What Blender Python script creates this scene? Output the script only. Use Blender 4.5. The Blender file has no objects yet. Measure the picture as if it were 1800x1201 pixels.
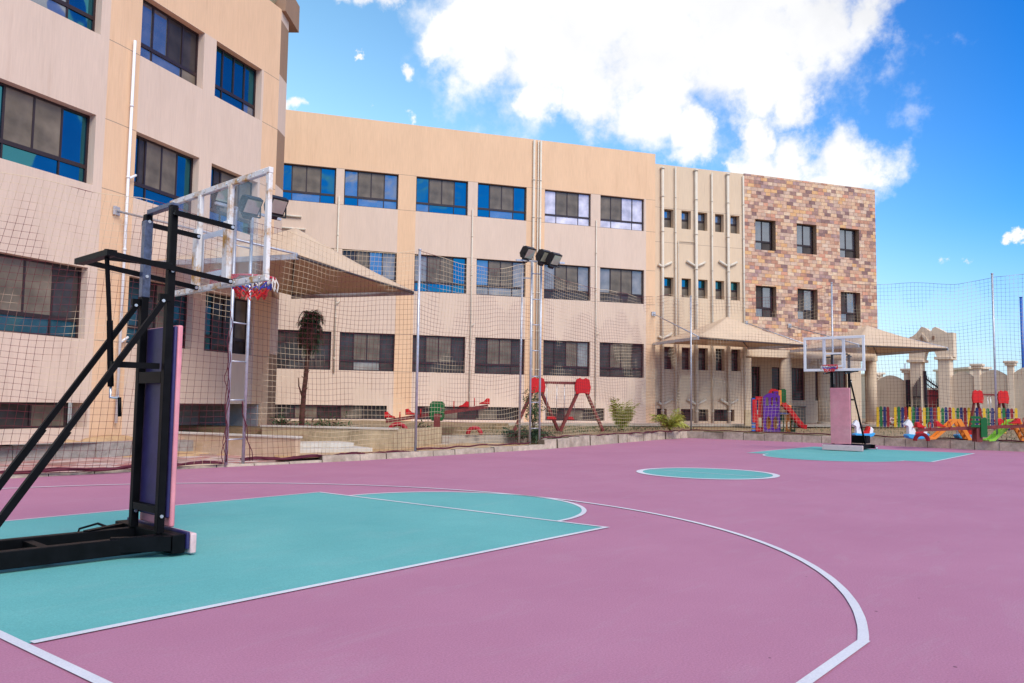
import bpy, bmesh, math, random
from mathutils import Vector, Matrix
from mathutils.geometry import tessellate_polygon
random.seed(7)
S = bpy.context.scene
COL = S.collection
rad = math.radians
V = Vector
# ------------------------------------------------------------------ camera numbers (surveyed)
FPX, PIT, ROLL, YAW = 1445.49, 0.0761, 0.0137, 0.6774
CAM = V((-1.877, -7.283, 1.3175))
Fd = V((math.cos(PIT)*math.cos(YAW), math.cos(PIT)*math.sin(YAW), math.sin(PIT)))
Rd = V((math.sin(YAW), -math.cos(YAW), 0.0)); Ud = Rd.cross(Fd)
R2 = math.cos(ROLL)*Rd + math.sin(ROLL)*Ud
U2 = -math.sin(ROLL)*Rd + math.cos(ROLL)*Ud
def ray(x, y): return Fd + (x-900)/FPX*R2 - (y-600.5)/FPX*U2
def G(x, y, z=0.0):
    d = ray(x, y); return CAM + d*((z-CAM.z)/d.z)
def D(x, y, dep): return CAM + ray(x, y)*dep
class Plane:
    """vertical plane: local x = along, local y = into the building, z up"""
    def __init__(s, P, ang): s.P = V((P[0], P[1], 0)); s.a = ang; s.e = V((math.cos(ang), math.sin(ang), 0)); s.n = V((-math.sin(ang), math.cos(ang), 0))
    def uv(s, x, y, off=0.0):
        d = ray(x, y); P = s.P+s.n*off; t = (P-CAM).dot(s.n)/d.dot(s.n); q = CAM+d*t
        return (q-s.P).dot(s.e), q.z
    def u(s, x, y, off=0.0): return s.uv(x, y, off)[0]
    def z(s, x, y, off=0.0): return s.uv(x, y, off)[1]
    def w(s, u, z=0, y=0): return s.P+s.e*u+s.n*y+V((0, 0, z))
# ------------------------------------------------------------------ materials
MATS = {}
def newmat(name):
    m = bpy.data.materials.new(name); m.use_nodes = True
    nt = m.node_tree; b = nt.nodes['Principled BSDF']; MATS[name] = m
    return m, nt, b
def N(nt, t, **k):
    n = nt.nodes.new(t)
    for a, v in k.items():
        if a.startswith('i_'): n.inputs[a[2:].replace('_', ' ')].default_value = v
        else: setattr(n, a, v)
    return n
def c4(c): return (c[0], c[1], c[2], 1)
def mat(name, col, rough=0.7, metal=0.0, var=0.12, scale=3.0, bump=0.0, bscale=40.0, stretch=(1, 1, 1), spec=0.4, var2=None, v2scale=0.5, v2amt=0.5, coat=0.0):
    """plain painted / plastered surface with large mottling, optional second tone, fine bump"""
    m, nt, b = newmat(name); L = nt.links.new
    tc = N(nt, 'ShaderNodeTexCoord'); mp = N(nt, 'ShaderNodeMapping'); mp.inputs['Scale'].default_value = stretch
    L(tc.outputs['Object'], mp.inputs[0])
    n1 = N(nt, 'ShaderNodeTexNoise'); n1.inputs['Scale'].default_value = scale; n1.inputs['Detail'].default_value = 6; n1.inputs['Roughness'].default_value = .65
    L(mp.outputs[0], n1.inputs['Vector'])
    rp = N(nt, 'ShaderNodeValToRGB'); rp.color_ramp.elements[0].position = .3; rp.color_ramp.elements[1].position = .7
    rp.color_ramp.elements[0].color = c4([x*(1-var) for x in col]); rp.color_ramp.elements[1].color = c4([min(1, x*(1+var)) for x in col])
    L(n1.outputs['Fac'], rp.inputs[0]); out = rp.outputs[0]
    if var2:
        n2 = N(nt, 'ShaderNodeTexNoise'); n2.inputs['Scale'].default_value = v2scale; n2.inputs['Detail'].default_value = 8; n2.inputs['Roughness'].default_value = .7
        L(mp.outputs[0], n2.inputs['Vector'])
        r2 = N(nt, 'ShaderNodeValToRGB'); r2.color_ramp.elements[0].position = .48; r2.color_ramp.elements[1].position = .7
        r2.color_ramp.elements[1].color = (v2amt,)*3+(1,)
        L(n2.outputs['Fac'], r2.inputs[0])
        mx = N(nt, 'ShaderNodeMix', data_type='RGBA'); L(r2.outputs[0], mx.inputs[0]); L(out, mx.inputs[6]); mx.inputs[7].default_value = c4(var2); out = mx.outputs[2]
    L(out, b.inputs['Base Color'])
    b.inputs['Roughness'].default_value = rough; b.inputs['Metallic'].default_value = metal; b.inputs['Specular IOR Level'].default_value = spec
    b.inputs['Coat Weight'].default_value = coat
    if bump:
        n3 = N(nt, 'ShaderNodeTexNoise'); n3.inputs['Scale'].default_value = bscale; n3.inputs['Detail'].default_value = 4
        L(mp.outputs[0], n3.inputs['Vector']); bp = N(nt, 'ShaderNodeBump'); bp.inputs['Strength'].default_value = bump; bp.inputs['Distance'].default_value = .01
        L(n3.outputs['Fac'], bp.inputs['Height']); L(bp.outputs[0], b.inputs['Normal'])
    return m
def plaster(name, col, streak=0.055):
    """combed render: vertical fine grooves, faint rain streaks"""
    m, nt, b = newmat(name); L = nt.links.new
    tc = N(nt, 'ShaderNodeTexCoord')
    mp = N(nt, 'ShaderNodeMapping'); mp.inputs['Scale'].default_value = (26, 26, 1.6); L(tc.outputs['Object'], mp.inputs[0])
    n1 = N(nt, 'ShaderNodeTexNoise'); n1.inputs['Scale'].default_value = 1.0; n1.inputs['Detail'].default_value = 5; L(mp.outputs[0], n1.inputs['Vector'])
    mp2 = N(nt, 'ShaderNodeMapping'); mp2.inputs['Scale'].default_value = (1.3, 1.3, .35); L(tc.outputs['Object'], mp2.inputs[0])
    n2 = N(nt, 'ShaderNodeTexNoise'); n2.inputs['Scale'].default_value = 1.0; n2.inputs['Detail'].default_value = 7; n2.inputs['Roughness'].default_value = .6; L(mp2.outputs[0], n2.inputs['Vector'])
    a = N(nt, 'ShaderNodeMath', operation='MULTIPLY_ADD'); L(n1.outputs['Fac'], a.inputs[0]); a.inputs[1].default_value = .5
    h = N(nt, 'ShaderNodeMath', operation='MULTIPLY'); L(n2.outputs['Fac'], h.inputs[0]); h.inputs[1].default_value = .5; L(h.outputs[0], a.inputs[2])
    rp = N(nt, 'ShaderNodeValToRGB'); e = rp.color_ramp.elements; e[0].position = .33; e[1].position = .66
    e[0].color = c4([x*(1-streak*1.8) for x in col]); e[1].color = c4([min(1, x*(1+streak)) for x in col])
    L(a.outputs[0], rp.inputs[0]); 
    # grime streaks
    mp3 = N(nt, 'ShaderNodeMapping'); mp3.inputs['Scale'].default_value = (3.2, 3.2, .22); L(tc.outputs['Object'], mp3.inputs[0])
    n3 = N(nt, 'ShaderNodeTexNoise'); n3.inputs['Scale'].default_value = 1.0; n3.inputs['Detail'].default_value = 8; n3.inputs['Roughness'].default_value = .7; L(mp3.outputs[0], n3.inputs['Vector'])
    r3 = N(nt, 'ShaderNodeValToRGB'); r3.color_ramp.elements[0].position = .55; r3.color_ramp.elements[1].position = .8; r3.color_ramp.elements[1].color = (.32,)*3+(1,)
    L(n3.outputs['Fac'], r3.inputs[0])
    mx = N(nt, 'ShaderNodeMix', data_type='RGBA', blend_type='MULTIPLY'); L(r3.outputs[0], mx.inputs[0]); L(rp.outputs[0], mx.inputs[6]); mx.inputs[7].default_value = (.62, .5, .42, 1)
    L(mx.outputs[2], b.inputs['Base Color'])
    b.inputs['Roughness'].default_value = .9; b.inputs['Specular IOR Level'].default_value = .2
    bp = N(nt, 'ShaderNodeBump'); bp.inputs['Strength'].default_value = .35; bp.inputs['Distance'].default_value = .01
    L(n1.outputs['Fac'], bp.inputs['Height']); L(bp.outputs[0], b.inputs['Normal'])
    return m
def glass(name, tint, refl, dark, rough=.04, wob=.004):
    """window pane: mirror-like tinted reflection over a dark or curtained back"""
    m, nt, b = newmat(name); L = nt.links.new
    tc = N(nt, 'ShaderNodeTexCoord'); n1 = N(nt, 'ShaderNodeTexNoise'); n1.inputs['Scale'].default_value = 1.7; n1.inputs['Detail'].default_value = 3
    L(tc.outputs['Object'], n1.inputs['Vector'])
    rp = N(nt, 'ShaderNodeValToRGB'); rp.color_ramp.elements[0].color = c4([x*.6 for x in dark]); rp.color_ramp.elements[1].color = c4([min(1, x*1.35) for x in dark])
    rp.color_ramp.elements[0].position = .3; rp.color_ramp.elements[1].position = .7
    L(n1.outputs['Fac'], rp.inputs[0]); L(rp.outputs[0], b.inputs['Base Color']); b.inputs['Roughness'].default_value = .85; b.inputs['Specular IOR Level'].default_value = .1
    g = N(nt, 'ShaderNodeBsdfGlossy'); g.inputs['Color'].default_value = c4(tint); g.inputs['Roughness'].default_value = rough
    n2 = N(nt, 'ShaderNodeTexNoise'); n2.inputs['Scale'].default_value = 1.1; n2.inputs['Detail'].default_value = 1
    L(tc.outputs['Object'], n2.inputs['Vector']); bp = N(nt, 'ShaderNodeBump'); bp.inputs['Strength'].default_value = 1; bp.inputs['Distance'].default_value = wob*6
    L(n2.outputs['Fac'], bp.inputs['Height']); L(bp.outputs[0], g.inputs['Normal'])
    mx = N(nt, 'ShaderNodeMixShader'); mx.inputs[0].default_value = refl; L(b.outputs[0], mx.inputs[1]); L(g.outputs[0], mx.inputs[2])
    L(mx.outputs[0], nt.nodes['Material Output'].inputs[0]); return m

plaster('pinkplaster', (.71, .545, .43)); plaster('orangeplaster', (.785, .52, .325)); plaster('creamplaster', (.70, .54, .38)); plaster('brownplaster', (.34, .215, .14)); plaster('beigewall', (.62, .49, .36))
mat('joint', (.36, .26, .19), .9); mat('roofgrey', (.35, .3, .26), .9)
mat('frame', (.028, .014, .016), .4, var=.2); mat('pvc', (.66, .58, .47), .45, var=.08)
glass('gblue', (.05, .22, .26), .85, (.01, .04, .10)); glass('gpale', (.34, .38, .42), .55, (.16, .16, .19)); glass('gscreen', (.4, .38, .36), .07, (.17, .135, .10), .25)
glass('ggrey', (.35, .36, .37), .22, (.27, .24, .21), .1); glass('gdark', (.4, .4, .4), .055, (.05, .04, .038)); glass('gcurtain', (.5, .6, .8), .12, (.62, .58, .62), .1); glass('gteal', (.05, .19, .22), .3, (.03, .06, .085))
mat('basegrey', (.50, .47, .45), .8); mat('black', (.003, .003, .004), .5, var=.6, scale=8, spec=.12); mat('tape', (.07, .09, .15), .3, var=.5, scale=25)
mat('navy', (.028, .022, .095), .42, var=.25, scale=5, bump=.5, bscale=7); mat('pink', (.70, .26, .30), .55, var=.12, scale=4, bump=.3, bscale=9, var2=(.75, .45, .42), v2scale=1.6, v2amt=.5)
mat('palepink', (.72, .50, .50), .6, var=.15, scale=6, var2=(.45, .28, .28), v2scale=6, v2amt=.6)
mat('rustwhite', (.76, .74, .70), .5, var=.06, scale=14, var2=(.48, .24, .05), v2scale=4.5, v2amt=1.6); mat('white', (.8, .8, .8), .45, var=.04)
mat('rimred', (.55, .02, .04), .45); mat('blue', (.04, .06, .35), .7); mat('red', (.58, .008, .008), .45, var=.08); mat('rope', (.65, .58, .52), .8)
mat('galv', (.50, .52, .57), .42, metal=.55, var=.16, scale=12, var2=(.3, .22, .16), v2scale=5, v2amt=.45); mat('boltsteel', (.6, .62, .66), .3, metal=.8)
mat('lampblack', (.012, .012, .014), .45); glass('lampglass', (.8, .85, .75), .35, (.42, .45, .3), .1); mat('bluepole', (.03, .12, .45), .4)
mat('fabric', (.60, .44, .30), .85, var=.06, scale=2, bump=.2, bscale=80); mat('strut', (.06, .05, .05), .5)
mat('brownwood', (.19, .035, .028), .5, var=.25, scale=10); mat('purple', (.11, .015, .26), .35); mat('green', (.005, .11, .02), .4); mat('plblue', (.02, .18, .65), .35); mat('yellow', (.85, .52, .02), .4)
mat('orange', (.85, .26, .03), .4); mat('lime', (.30, .66, .05), .4); mat('navypaint', (.02, .03, .15), .5); mat('greenpaint', (.02, .17, .05), .5); mat('redpaint', (.33, .02, .02), .5)
mat('crimson', (.38, .008, .02), .6); mat('skyplastic', (.05, .38, .75), .35); mat('iron', (.015, .013, .02), .5); mat('stonecap', (.76, .61, .45), .85, var=.1)
mat('concrete', (.44, .38, .31), .95, var=.2, scale=5, bump=.5, bscale=30, var2=(.16, .13, .11), v2scale=2.5, v2amt=.75)
mat('rampwall', (.62, .45, .31), .9, var=.1, scale=3, var2=(.42, .27, .13), v2scale=1.3, v2amt=.6); mat('planter', (.55, .43, .27), .9, var=.2, scale=2.5, var2=(.18, .13, .07), v2scale=1.2, v2amt=.8)
mat('whitestone', (.62, .57, .50), .85, var=.1, scale=3, var2=(.42, .34, .22), v2scale=1.2); mat('sand', (.50, .32, .15), .98, var=.25, scale=4, bump=.7, bscale=14, var2=(.60, .50, .40), v2scale=.9, v2amt=.9)
mat('orangesand', (.50, .32, .17), .98, var=.2, scale=6, bump=.6, bscale=20); mat('soil', (.30, .205, .11), .98, var=.35, scale=3, bump=1, bscale=12, var2=(.12, .11, .045), v2scale=1.1, v2amt=.7); mat('walk', (.56, .42, .35), .9, var=.14, scale=3)
mat('dust', (.30, .26, .21), .98, var=.2, scale=.6); mat('trunk', (.12, .055, .035), .9, var=.3, scale=12); mat('leaf', (.045, .10, .03), .6, var=.5, scale=3); mat('palmleaf', (.035, .065, .022), .6, var=.5, scale=3)
mat('yellowleaf', (.34, .36, .05), .55, var=.5, scale=4); mat('drum', (.05, .045, .04), .6)
mat('bark_twig', (.1, .06, .03), .9)
# court paint
def court(name, col, col2, spec=(.04, .01, .02)):
    m, nt, b = newmat(name); L = nt.links.new; tc = N(nt, 'ShaderNodeTexCoord')
    n1 = N(nt, 'ShaderNodeTexNoise'); n1.inputs['Scale'].default_value = .55; n1.inputs['Detail'].default_value = 9; n1.inputs['Roughness'].default_value = .62; L(tc.outputs['Object'], n1.inputs['Vector'])
    rp = N(nt, 'ShaderNodeValToRGB'); e = rp.color_ramp.elements; e[0].position = .33; e[1].position = .68; e[0].color = c4(col); e[1].color = c4(col2); L(n1.outputs['Fac'], rp.inputs[0])
    n2 = N(nt, 'ShaderNodeTexNoise'); n2.inputs['Scale'].default_value = 85; n2.inputs['Detail'].default_value = 4; n2.inputs['Roughness'].default_value = .8; L(tc.outputs['Object'], n2.inputs['Vector'])
    mx = N(nt, 'ShaderNodeMix', data_type='RGBA', blend_type='OVERLAY'); mx.inputs[0].default_value = .5; L(rp.outputs[0], mx.inputs[6]); L(n2.outputs['Fac'], mx.inputs[7])
    n5 = N(nt, 'ShaderNodeTexNoise'); n5.inputs['Scale'].default_value = 2.2; n5.inputs['Detail'].default_value = 10; n5.inputs['Roughness'].default_value = .75; n5.inputs['Distortion'].default_value = .6
    m5 = N(nt, 'ShaderNodeMapping'); m5.inputs['Scale'].default_value = (.45, 1.5, 1); L(tc.outputs['Object'], m5.inputs[0]); L(m5.outputs[0], n5.inputs['Vector'])
    r5 = N(nt, 'ShaderNodeValToRGB'); r5.color_ramp.elements[0].position = .52; r5.color_ramp.elements[1].position = .78; r5.color_ramp.elements[1].color = (.34,)*3+(1,); L(n5.outputs['Fac'], r5.inputs[0])
    x5 = N(nt, 'ShaderNodeMix', data_type='RGBA'); L(r5.outputs[0], x5.inputs[0]); L(rp.outputs[0], x5.inputs[6]); x5.inputs[7].default_value = c4([.5*c+.22 for c in col2]); L(x5.outputs[2], mx.inputs[6])
    # small dark specks and scuffs
    vo = N(nt, 'ShaderNodeTexVoronoi'); vo.inputs['Scale'].default_value = 2.6; L(tc.outputs['Object'], vo.inputs['Vector'])
    r2 = N(nt, 'ShaderNodeValToRGB'); r2.color_ramp.elements[0].position = .022; r2.color_ramp.elements[1].position = .03; r2.color_ramp.elements[0].color = (.8,)*3+(1,); r2.color_ramp.elements[1].color = (0, 0, 0, 1)
    L(vo.outputs['Distance'], r2.inputs[0])
    m3 = N(nt, 'ShaderNodeMix', data_type='RGBA'); L(r2.outputs[0], m3.inputs[0]); L(mx.outputs[2], m3.inputs[6]); m3.inputs[7].default_value = c4(spec)
    L(m3.outputs[2], b.inputs['Base Color']); b.inputs['Roughness'].default_value = .78; b.inputs['Specular IOR Level'].default_value = .3
    bp = N(nt, 'ShaderNodeBump'); bp.inputs['Strength'].default_value = .5; bp.inputs['Distance'].default_value = .004; L(n2.outputs['Fac'], bp.inputs['Height']); L(bp.outputs[0], b.inputs['Normal'])
court('courtpink', (.41, .165, .245), (.45, .192, .275)); court('courtteal', (.105, .365, .345), (.14, .425, .395), (.05, .2, .22)); court('courtline', (.58, .57, .60), (.72, .70, .71), (.5, .4, .4))
# stone cladding
def stone():
    m, nt, b = newmat('stone'); L = nt.links.new; tc = N(nt, 'ShaderNodeTexCoord')
    sx = N(nt, 'ShaderNodeSeparateXYZ'); L(tc.outputs['Object'], sx.inputs[0]); cx = N(nt, 'ShaderNodeCombineXYZ')
    ad = N(nt, 'ShaderNodeMath', operation='ADD'); L(sx.outputs[0], ad.inputs[0]); L(sx.outputs[1], ad.inputs[1]); L(ad.outputs[0], cx.inputs[0]); L(sx.outputs[2], cx.inputs[1])
    br = N(nt, 'ShaderNodeTexBrick'); L(cx.outputs[0], br.inputs['Vector'])
    br.inputs['Color1'].default_value = (0, 0, 0, 1); br.inputs['Color2'].default_value = (1, 1, 1, 1); br.inputs['Mortar'].default_value = (.5,)*3+(1,)
    br.inputs['Scale'].default_value = 1; br.inputs['Mortar Size'].default_value = .006; br.inputs['Brick Width'].default_value = .40; br.inputs['Row Height'].default_value = .185; br.inputs['Bias'].default_value = 0
    br.offset = .5; br.squash = .72; br.squash_frequency = 3
    rp = N(nt, 'ShaderNodeValToRGB'); rp.color_ramp.interpolation = 'CONSTANT'
    cols = [(0, (.13, .055, .055)), (.06, (.27, .14, .11)), (.14, (.44, .19, .10)), (.22, (.56, .31, .18)), (.32, (.62, .38, .24)), (.42, (.54, .37, .26)), (.50, (.70, .45, .25)), (.60, (.64, .27, .15)), (.66, (.66, .47, .33)), (.76, (.70, .38, .13)), (.82, (.46, .27, .21)), (.88, (.32, .19, .18)), (.93, (.74, .53, .34))]
    while len(rp.color_ramp.elements) < len(cols): rp.color_ramp.elements.new(.5)
    for e, (p, c) in zip(rp.color_ramp.elements, cols): e.position = p; e.color = c4(c)
    L(br.outputs['Color'], rp.inputs[0])
    n1 = N(nt, 'ShaderNodeTexNoise'); n1.inputs['Scale'].default_value = 5; n1.inputs['Detail'].default_value = 8; L(tc.outputs['Object'], n1.inputs['Vector'])
    mx = N(nt, 'ShaderNodeMix', data_type='RGBA', blend_type='OVERLAY'); mx.inputs[0].default_value = .6; sf = N(nt, 'ShaderNodeMix', data_type='RGBA'); sf.inputs[0].default_value = .25; L(rp.outputs[0], sf.inputs[6]); sf.inputs[7].default_value = (.56, .36, .31, 1); L(sf.outputs[2], mx.inputs[6]); L(n1.outputs['Fac'], mx.inputs[7])
    m2 = N(nt, 'ShaderNodeMix', data_type='RGBA'); L(br.outputs['Fac'], m2.inputs[0]); L(mx.outputs[2], m2.inputs[6]); m2.inputs[7].default_value = (.36, .25, .19, 1)
    L(m2.outputs[2], b.inputs['Base Color']); b.inputs['Roughness'].default_value = .8
    bp = N(nt, 'ShaderNodeBump'); bp.inputs['Strength'].default_value = 1; bp.inputs['Distance'].default_value = .03; bp.invert = True; hb = N(nt, 'ShaderNodeMath', operation='MULTIPLY_ADD'); L(br.outputs['Color'], hb.inputs[0]); hb.inputs[1].default_value = .6; L(br.outputs['Fac'], hb.inputs[2]); L(hb.outputs[0], bp.inputs['Height']); L(bp.outputs[0], b.inputs['Normal'])
stone()
def blocks(name, c1, c2, mortar, w, h, ms=.012):
    m, nt, b = newmat(name); L = nt.links.new; tc = N(nt, 'ShaderNodeTexCoord'); uv = N(nt, 'ShaderNodeUVMap')
    br = N(nt, 'ShaderNodeTexBrick'); L(uv.outputs[0], br.inputs['Vector']); br.inputs['Color1'].default_value = c4(c1); br.inputs['Color2'].default_value = c4(c2); br.inputs['Mortar'].default_value = c4(mortar)
    br.inputs['Scale'].default_value = 1; br.inputs['Mortar Size'].default_value = ms; br.inputs['Brick Width'].default_value = w; br.inputs['Row Height'].default_value = h; br.offset = .0 if h > .5 else .5
    n1 = N(nt, 'ShaderNodeTexNoise'); n1.inputs['Scale'].default_value = 6; n1.inputs['Detail'].default_value = 9; n1.inputs['Roughness'].default_value = .75; L(tc.outputs['Object'], n1.inputs['Vector'])
    mx = N(nt, 'ShaderNodeMix', data_type='RGBA', blend_type='OVERLAY'); mx.inputs[0].default_value = .9; L(br.outputs['Color'], mx.inputs[6]); L(n1.outputs['Fac'], mx.inputs[7])
    n2 = N(nt, 'ShaderNodeTexNoise'); n2.inputs['Scale'].default_value = 1.3; n2.inputs['Detail'].default_value = 8; L(tc.outputs['Object'], n2.inputs['Vector'])
    r2 = N(nt, 'ShaderNodeValToRGB'); r2.color_ramp.elements[0].position = .5; r2.color_ramp.elements[1].position = .72; r2.color_ramp.elements[1].color = (.7,)*3+(1,); L(n2.outputs['Fac'], r2.inputs[0])
    m2 = N(nt, 'ShaderNodeMix', data_type='RGBA'); L(r2.outputs[0], m2.inputs[0]); L(mx.outputs[2], m2.inputs[6]); m2.inputs[7].default_value = (.17, .12, .08, 1)
    L(m2.outputs[2], b.inputs['Base Color']); b.inputs['Roughness'].default_value = .95
    bp = N(nt, 'ShaderNodeBump'); bp.inputs['Strength'].default_value = .8; bp.inputs['Distance'].default_value = .02; L(n1.outputs['Fac'], bp.inputs['Height']); L(bp.outputs[0], b.inputs['Normal'])
blocks('kerbstone', (.52, .43, .33), (.38, .32, .25), (.12, .09, .06), .8, .9); blocks('paving', (.66, .54, .48), (.42, .13, .11), (.4, .3, .25), .42, .21, .008)
blocks('blockrow', (.26, .23, .21), (.34, .30, .27), (.45, .38, .3), .8, .9, .01)
# net: knotted cord, maroon and beige noise patches painted in for lighting that shifts its tone
def netmat():
    m, nt, b = newmat('cord'); L = nt.links.new; tc = N(nt, 'ShaderNodeTexCoord')
    n1 = N(nt, 'ShaderNodeTexNoise'); n1.inputs['Scale'].default_value = .55; n1.inputs['Detail'].default_value = 2; L(tc.outputs['Object'], n1.inputs['Vector'])
    rp = N(nt, 'ShaderNodeValToRGB'); e = rp.color_ramp.elements; e[0].position = .51; e[1].position = .57; e[0].color = (.12, .012, .02, 1); e[1].color = (.60, .46, .30, 1); L(n1.outputs['Fac'], rp.inputs[0])
    L(rp.outputs[0], b.inputs['Base Color']); b.inputs['Roughness'].default_value = .9
netmat()
mat('cordred', (.10, .015, .03), .9)
# acrylic of the backboards
def acrylic():
    m, nt, b = newmat('acrylic'); L = nt.links.new
    t = N(nt, 'ShaderNodeBsdfTransparent'); t.inputs[0].default_value = (.93, .94, .96, 1); g = N(nt, 'ShaderNodeBsdfGlossy'); g.inputs['Roughness'].default_value = .06; g.inputs[0].default_value = (.9, .92, 1, 1)
    d = N(nt, 'ShaderNodeBsdfDiffuse'); d.inputs[0].default_value = (.6, .6, .63, 1)
    lw_ = N(nt, 'ShaderNodeLayerWeight'); fr = N(nt, 'ShaderNodeMath', operation='POWER'); L(lw_.outputs['Facing'], fr.inputs[0]); fr.inputs[1].default_value = 4; f2_ = N(nt, 'ShaderNodeMath', operation='MULTIPLY_ADD'); L(fr.outputs[0], f2_.inputs[0]); f2_.inputs[1].default_value = .3; f2_.inputs[2].default_value = .03; mx = N(nt, 'ShaderNodeMixShader'); L(f2_.outputs[0], mx.inputs[0]); L(t.outputs[0], mx.inputs[1]); L(g.outputs[0], mx.inputs[2])
    tc = N(nt, 'ShaderNodeTexCoord'); n1 = N(nt, 'ShaderNodeTexNoise'); n1.inputs['Scale'].default_value = 3; n1.inputs['Detail'].default_value = 9; L(tc.outputs['Object'], n1.inputs['Vector'])
    r = N(nt, 'ShaderNodeValToRGB'); r.color_ramp.elements[0].position = .42; r.color_ramp.elements[1].position = .75; r.color_ramp.elements[0].color = (.01,)*3+(1,); r.color_ramp.elements[1].color = (.13,)*3+(1,); L(n1.outputs['Fac'], r.inputs[0])
    m2 = N(nt, 'ShaderNodeMixShader'); L(r.outputs[0], m2.inputs[0]); L(mx.outputs[0], m2.inputs[1]); L(d.outputs[0], m2.inputs[2])
    L(m2.outputs[0], nt.nodes['Material Output'].inputs[0])
acrylic()
# ------------------------------------------------------------------ object helpers
def tag(o, label=None, cat=None, group=None, kind=None):
    if label: o['label'] = label
    if cat: o['category'] = cat
    if group: o['group'] = group
    if kind: o['kind'] = kind
    return o
def empty(name, loc, rz=0.0, **k):
    o = bpy.data.objects.new(name, None); COL.objects.link(o); o.location = loc; o.rotation_euler = (0, 0, rz); o.empty_display_size = .3
    return tag(o, **k)
class MB:
    def __init__(s): s.bm = bmesh.new(); s.mats = []; s.uv = s.bm.loops.layers.uv.new('UVMap')
    def mi(s, m):
        if m not in s.mats: s.mats.append(m)
        return s.mats.index(m)
    def face(s, pts, m, smooth=False, uvs=None):
        f = s.bm.faces.new([s.bm.verts.new(p) for p in pts]); f.material_index = s.mi(m); f.smooth = smooth
        if uvs:
            for l, q in zip(f.loops, uvs): l[s.uv].uv = q
        return f
    def box(s, a, b, m, bev=0.0):
        x0, x1 = sorted((a[0], b[0])); y0, y1 = sorted((a[1], b[1])); z0, z1 = sorted((a[2], b[2]))
        M = Matrix.Translation(((x0+x1)/2, (y0+y1)/2, (z0+z1)/2)) @ Matrix.Diagonal((x1-x0, y1-y0, z1-z0, 1))
        r = bmesh.ops.create_cube(s.bm, size=1, matrix=M); fs = {f for v in r['verts'] for f in v.link_faces}; k = s.mi(m)
        for f in fs: f.material_index = k
        if bev:
            es = list({e for v in r['verts'] for e in v.link_edges}); rr = bmesh.ops.bevel(s.bm, geom=es, offset=bev, segments=2, affect='EDGES', profile=.5)
            for f in rr['faces']: f.material_index = k; f.smooth = True
        return s
    def bar(s, p, q, w, h, m, up=(0, 0, 1)):
        p, q = V(p), V(q); d = (q-p).normalized(); up = V(up)
        sd = d.cross(up)
        if sd.length < 1e-4: sd = d.cross(V((1, 0, 0)))
        sd.normalize(); u = sd.cross(d); k = s.mi(m)
        c = [(sd*w/2*i+u*h/2*j) for i, j in ((-1, -1), (1, -1), (1, 1), (-1, 1))]
        a = [s.bm.verts.new(p+x) for x in c]; b = [s.bm.verts.new(q+x) for x in c]
        for i in range(4): s.bm.faces.new((a[i], a[(i+1) % 4], b[(i+1) % 4], b[i])).material_index = k
        s.bm.faces.new(a[::-1]).material_index = k; s.bm.faces.new(b).material_index = k
        return s
    def tube(s, pts, r, m, n=8, r2=None, cap=True):
        pts = [V(p) for p in pts]; k = s.mi(m); rings = []; T = len(pts)
        ref = None
        for i, p in enumerate(pts):
            d = (pts[min(i+1, T-1)]-pts[max(i-1, 0)]).normalized()
            if ref is None: ref = d.cross(V((0, 0, 1))) if abs(d.z) < .95 else d.cross(V((1, 0, 0)))
            ref = (ref-d*ref.dot(d)).normalized(); o = d.cross(ref)
            rr = r if r2 is None else r+(r2-r)*i/(T-1)
            rings.append([s.bm.verts.new(p+(ref*math.cos(2*math.pi*j/n)+o*math.sin(2*math.pi*j/n))*rr) for j in range(n)])
        for A, B in zip(rings, rings[1:]):
            for j in range(n):
                f = s.bm.faces.new((A[j], A[(j+1) % n], B[(j+1) % n], B[j])); f.material_index = k; f.smooth = n > 4
        if cap:
            s.bm.faces.new(rings[0][::-1]).material_index = k; s.bm.faces.new(rings[-1]).material_index = k
        return s
    def prism(s, pts, t, m, M=None, bev=0.0):
        """outline in x,z extruded t along y"""
        M = M or Matrix.Identity(4); k = s.mi(m)
        a = [s.bm.verts.new(M @ V((x, -t/2, z))) for x, z in pts]; b = [s.bm.verts.new(M @ V((x, t/2, z))) for x, z in pts]; n = len(pts); fs = []
        fs.append(s.bm.faces.new(a)); fs.append(s.bm.faces.new(b[::-1]))
        for i in range(n): fs.append(s.bm.faces.new((a[(i+1) % n], a[i], b[i], b[(i+1) % n])))
        for f in fs: f.material_index = k
        if bev:
            es = list({e for f in fs[:2] for e in f.edges})
            for f in bmesh.ops.bevel(s.bm, geom=es, offset=bev, segments=2, affect='EDGES')['faces']: f.material_index = k; f.smooth = True
        return s
    def maskpanel(s, fn, w, h, t, m, M, c=.035):
        k = s.mi(m); nx, nz = int(w/c), int(h/c); ins = lambda i, j: 0 <= i < nx and 0 <= j < nz and fn((i+.5)*c, (j+.5)*c)
        def q(*p): s.bm.faces.new([s.bm.verts.new(M @ V(x)) for x in p]).material_index = k
        for i in range(nx):
            for j in range(nz):
                if not ins(i, j): continue
                x0, x1, z0, z1 = i*c, (i+1)*c, j*c, (j+1)*c
                q((x0, 0, z0), (x1, 0, z0), (x1, 0, z1), (x0, 0, z1)); q((x0, t, z1), (x1, t, z1), (x1, t, z0), (x0, t, z0))
                if not ins(i-1, j): q((x0, t, z0), (x0, 0, z0), (x0, 0, z1), (x0, t, z1))
                if not ins(i+1, j): q((x1, 0, z0), (x1, t, z0), (x1, t, z1), (x1, 0, z1))
                if not ins(i, j-1): q((x0, 0, z0), (x0, t, z0), (x1, t, z0), (x1, 0, z0))
                if not ins(i, j+1): q((x0, 0, z1), (x1, 0, z1), (x1, t, z1), (x0, t, z1))
        return s
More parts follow.
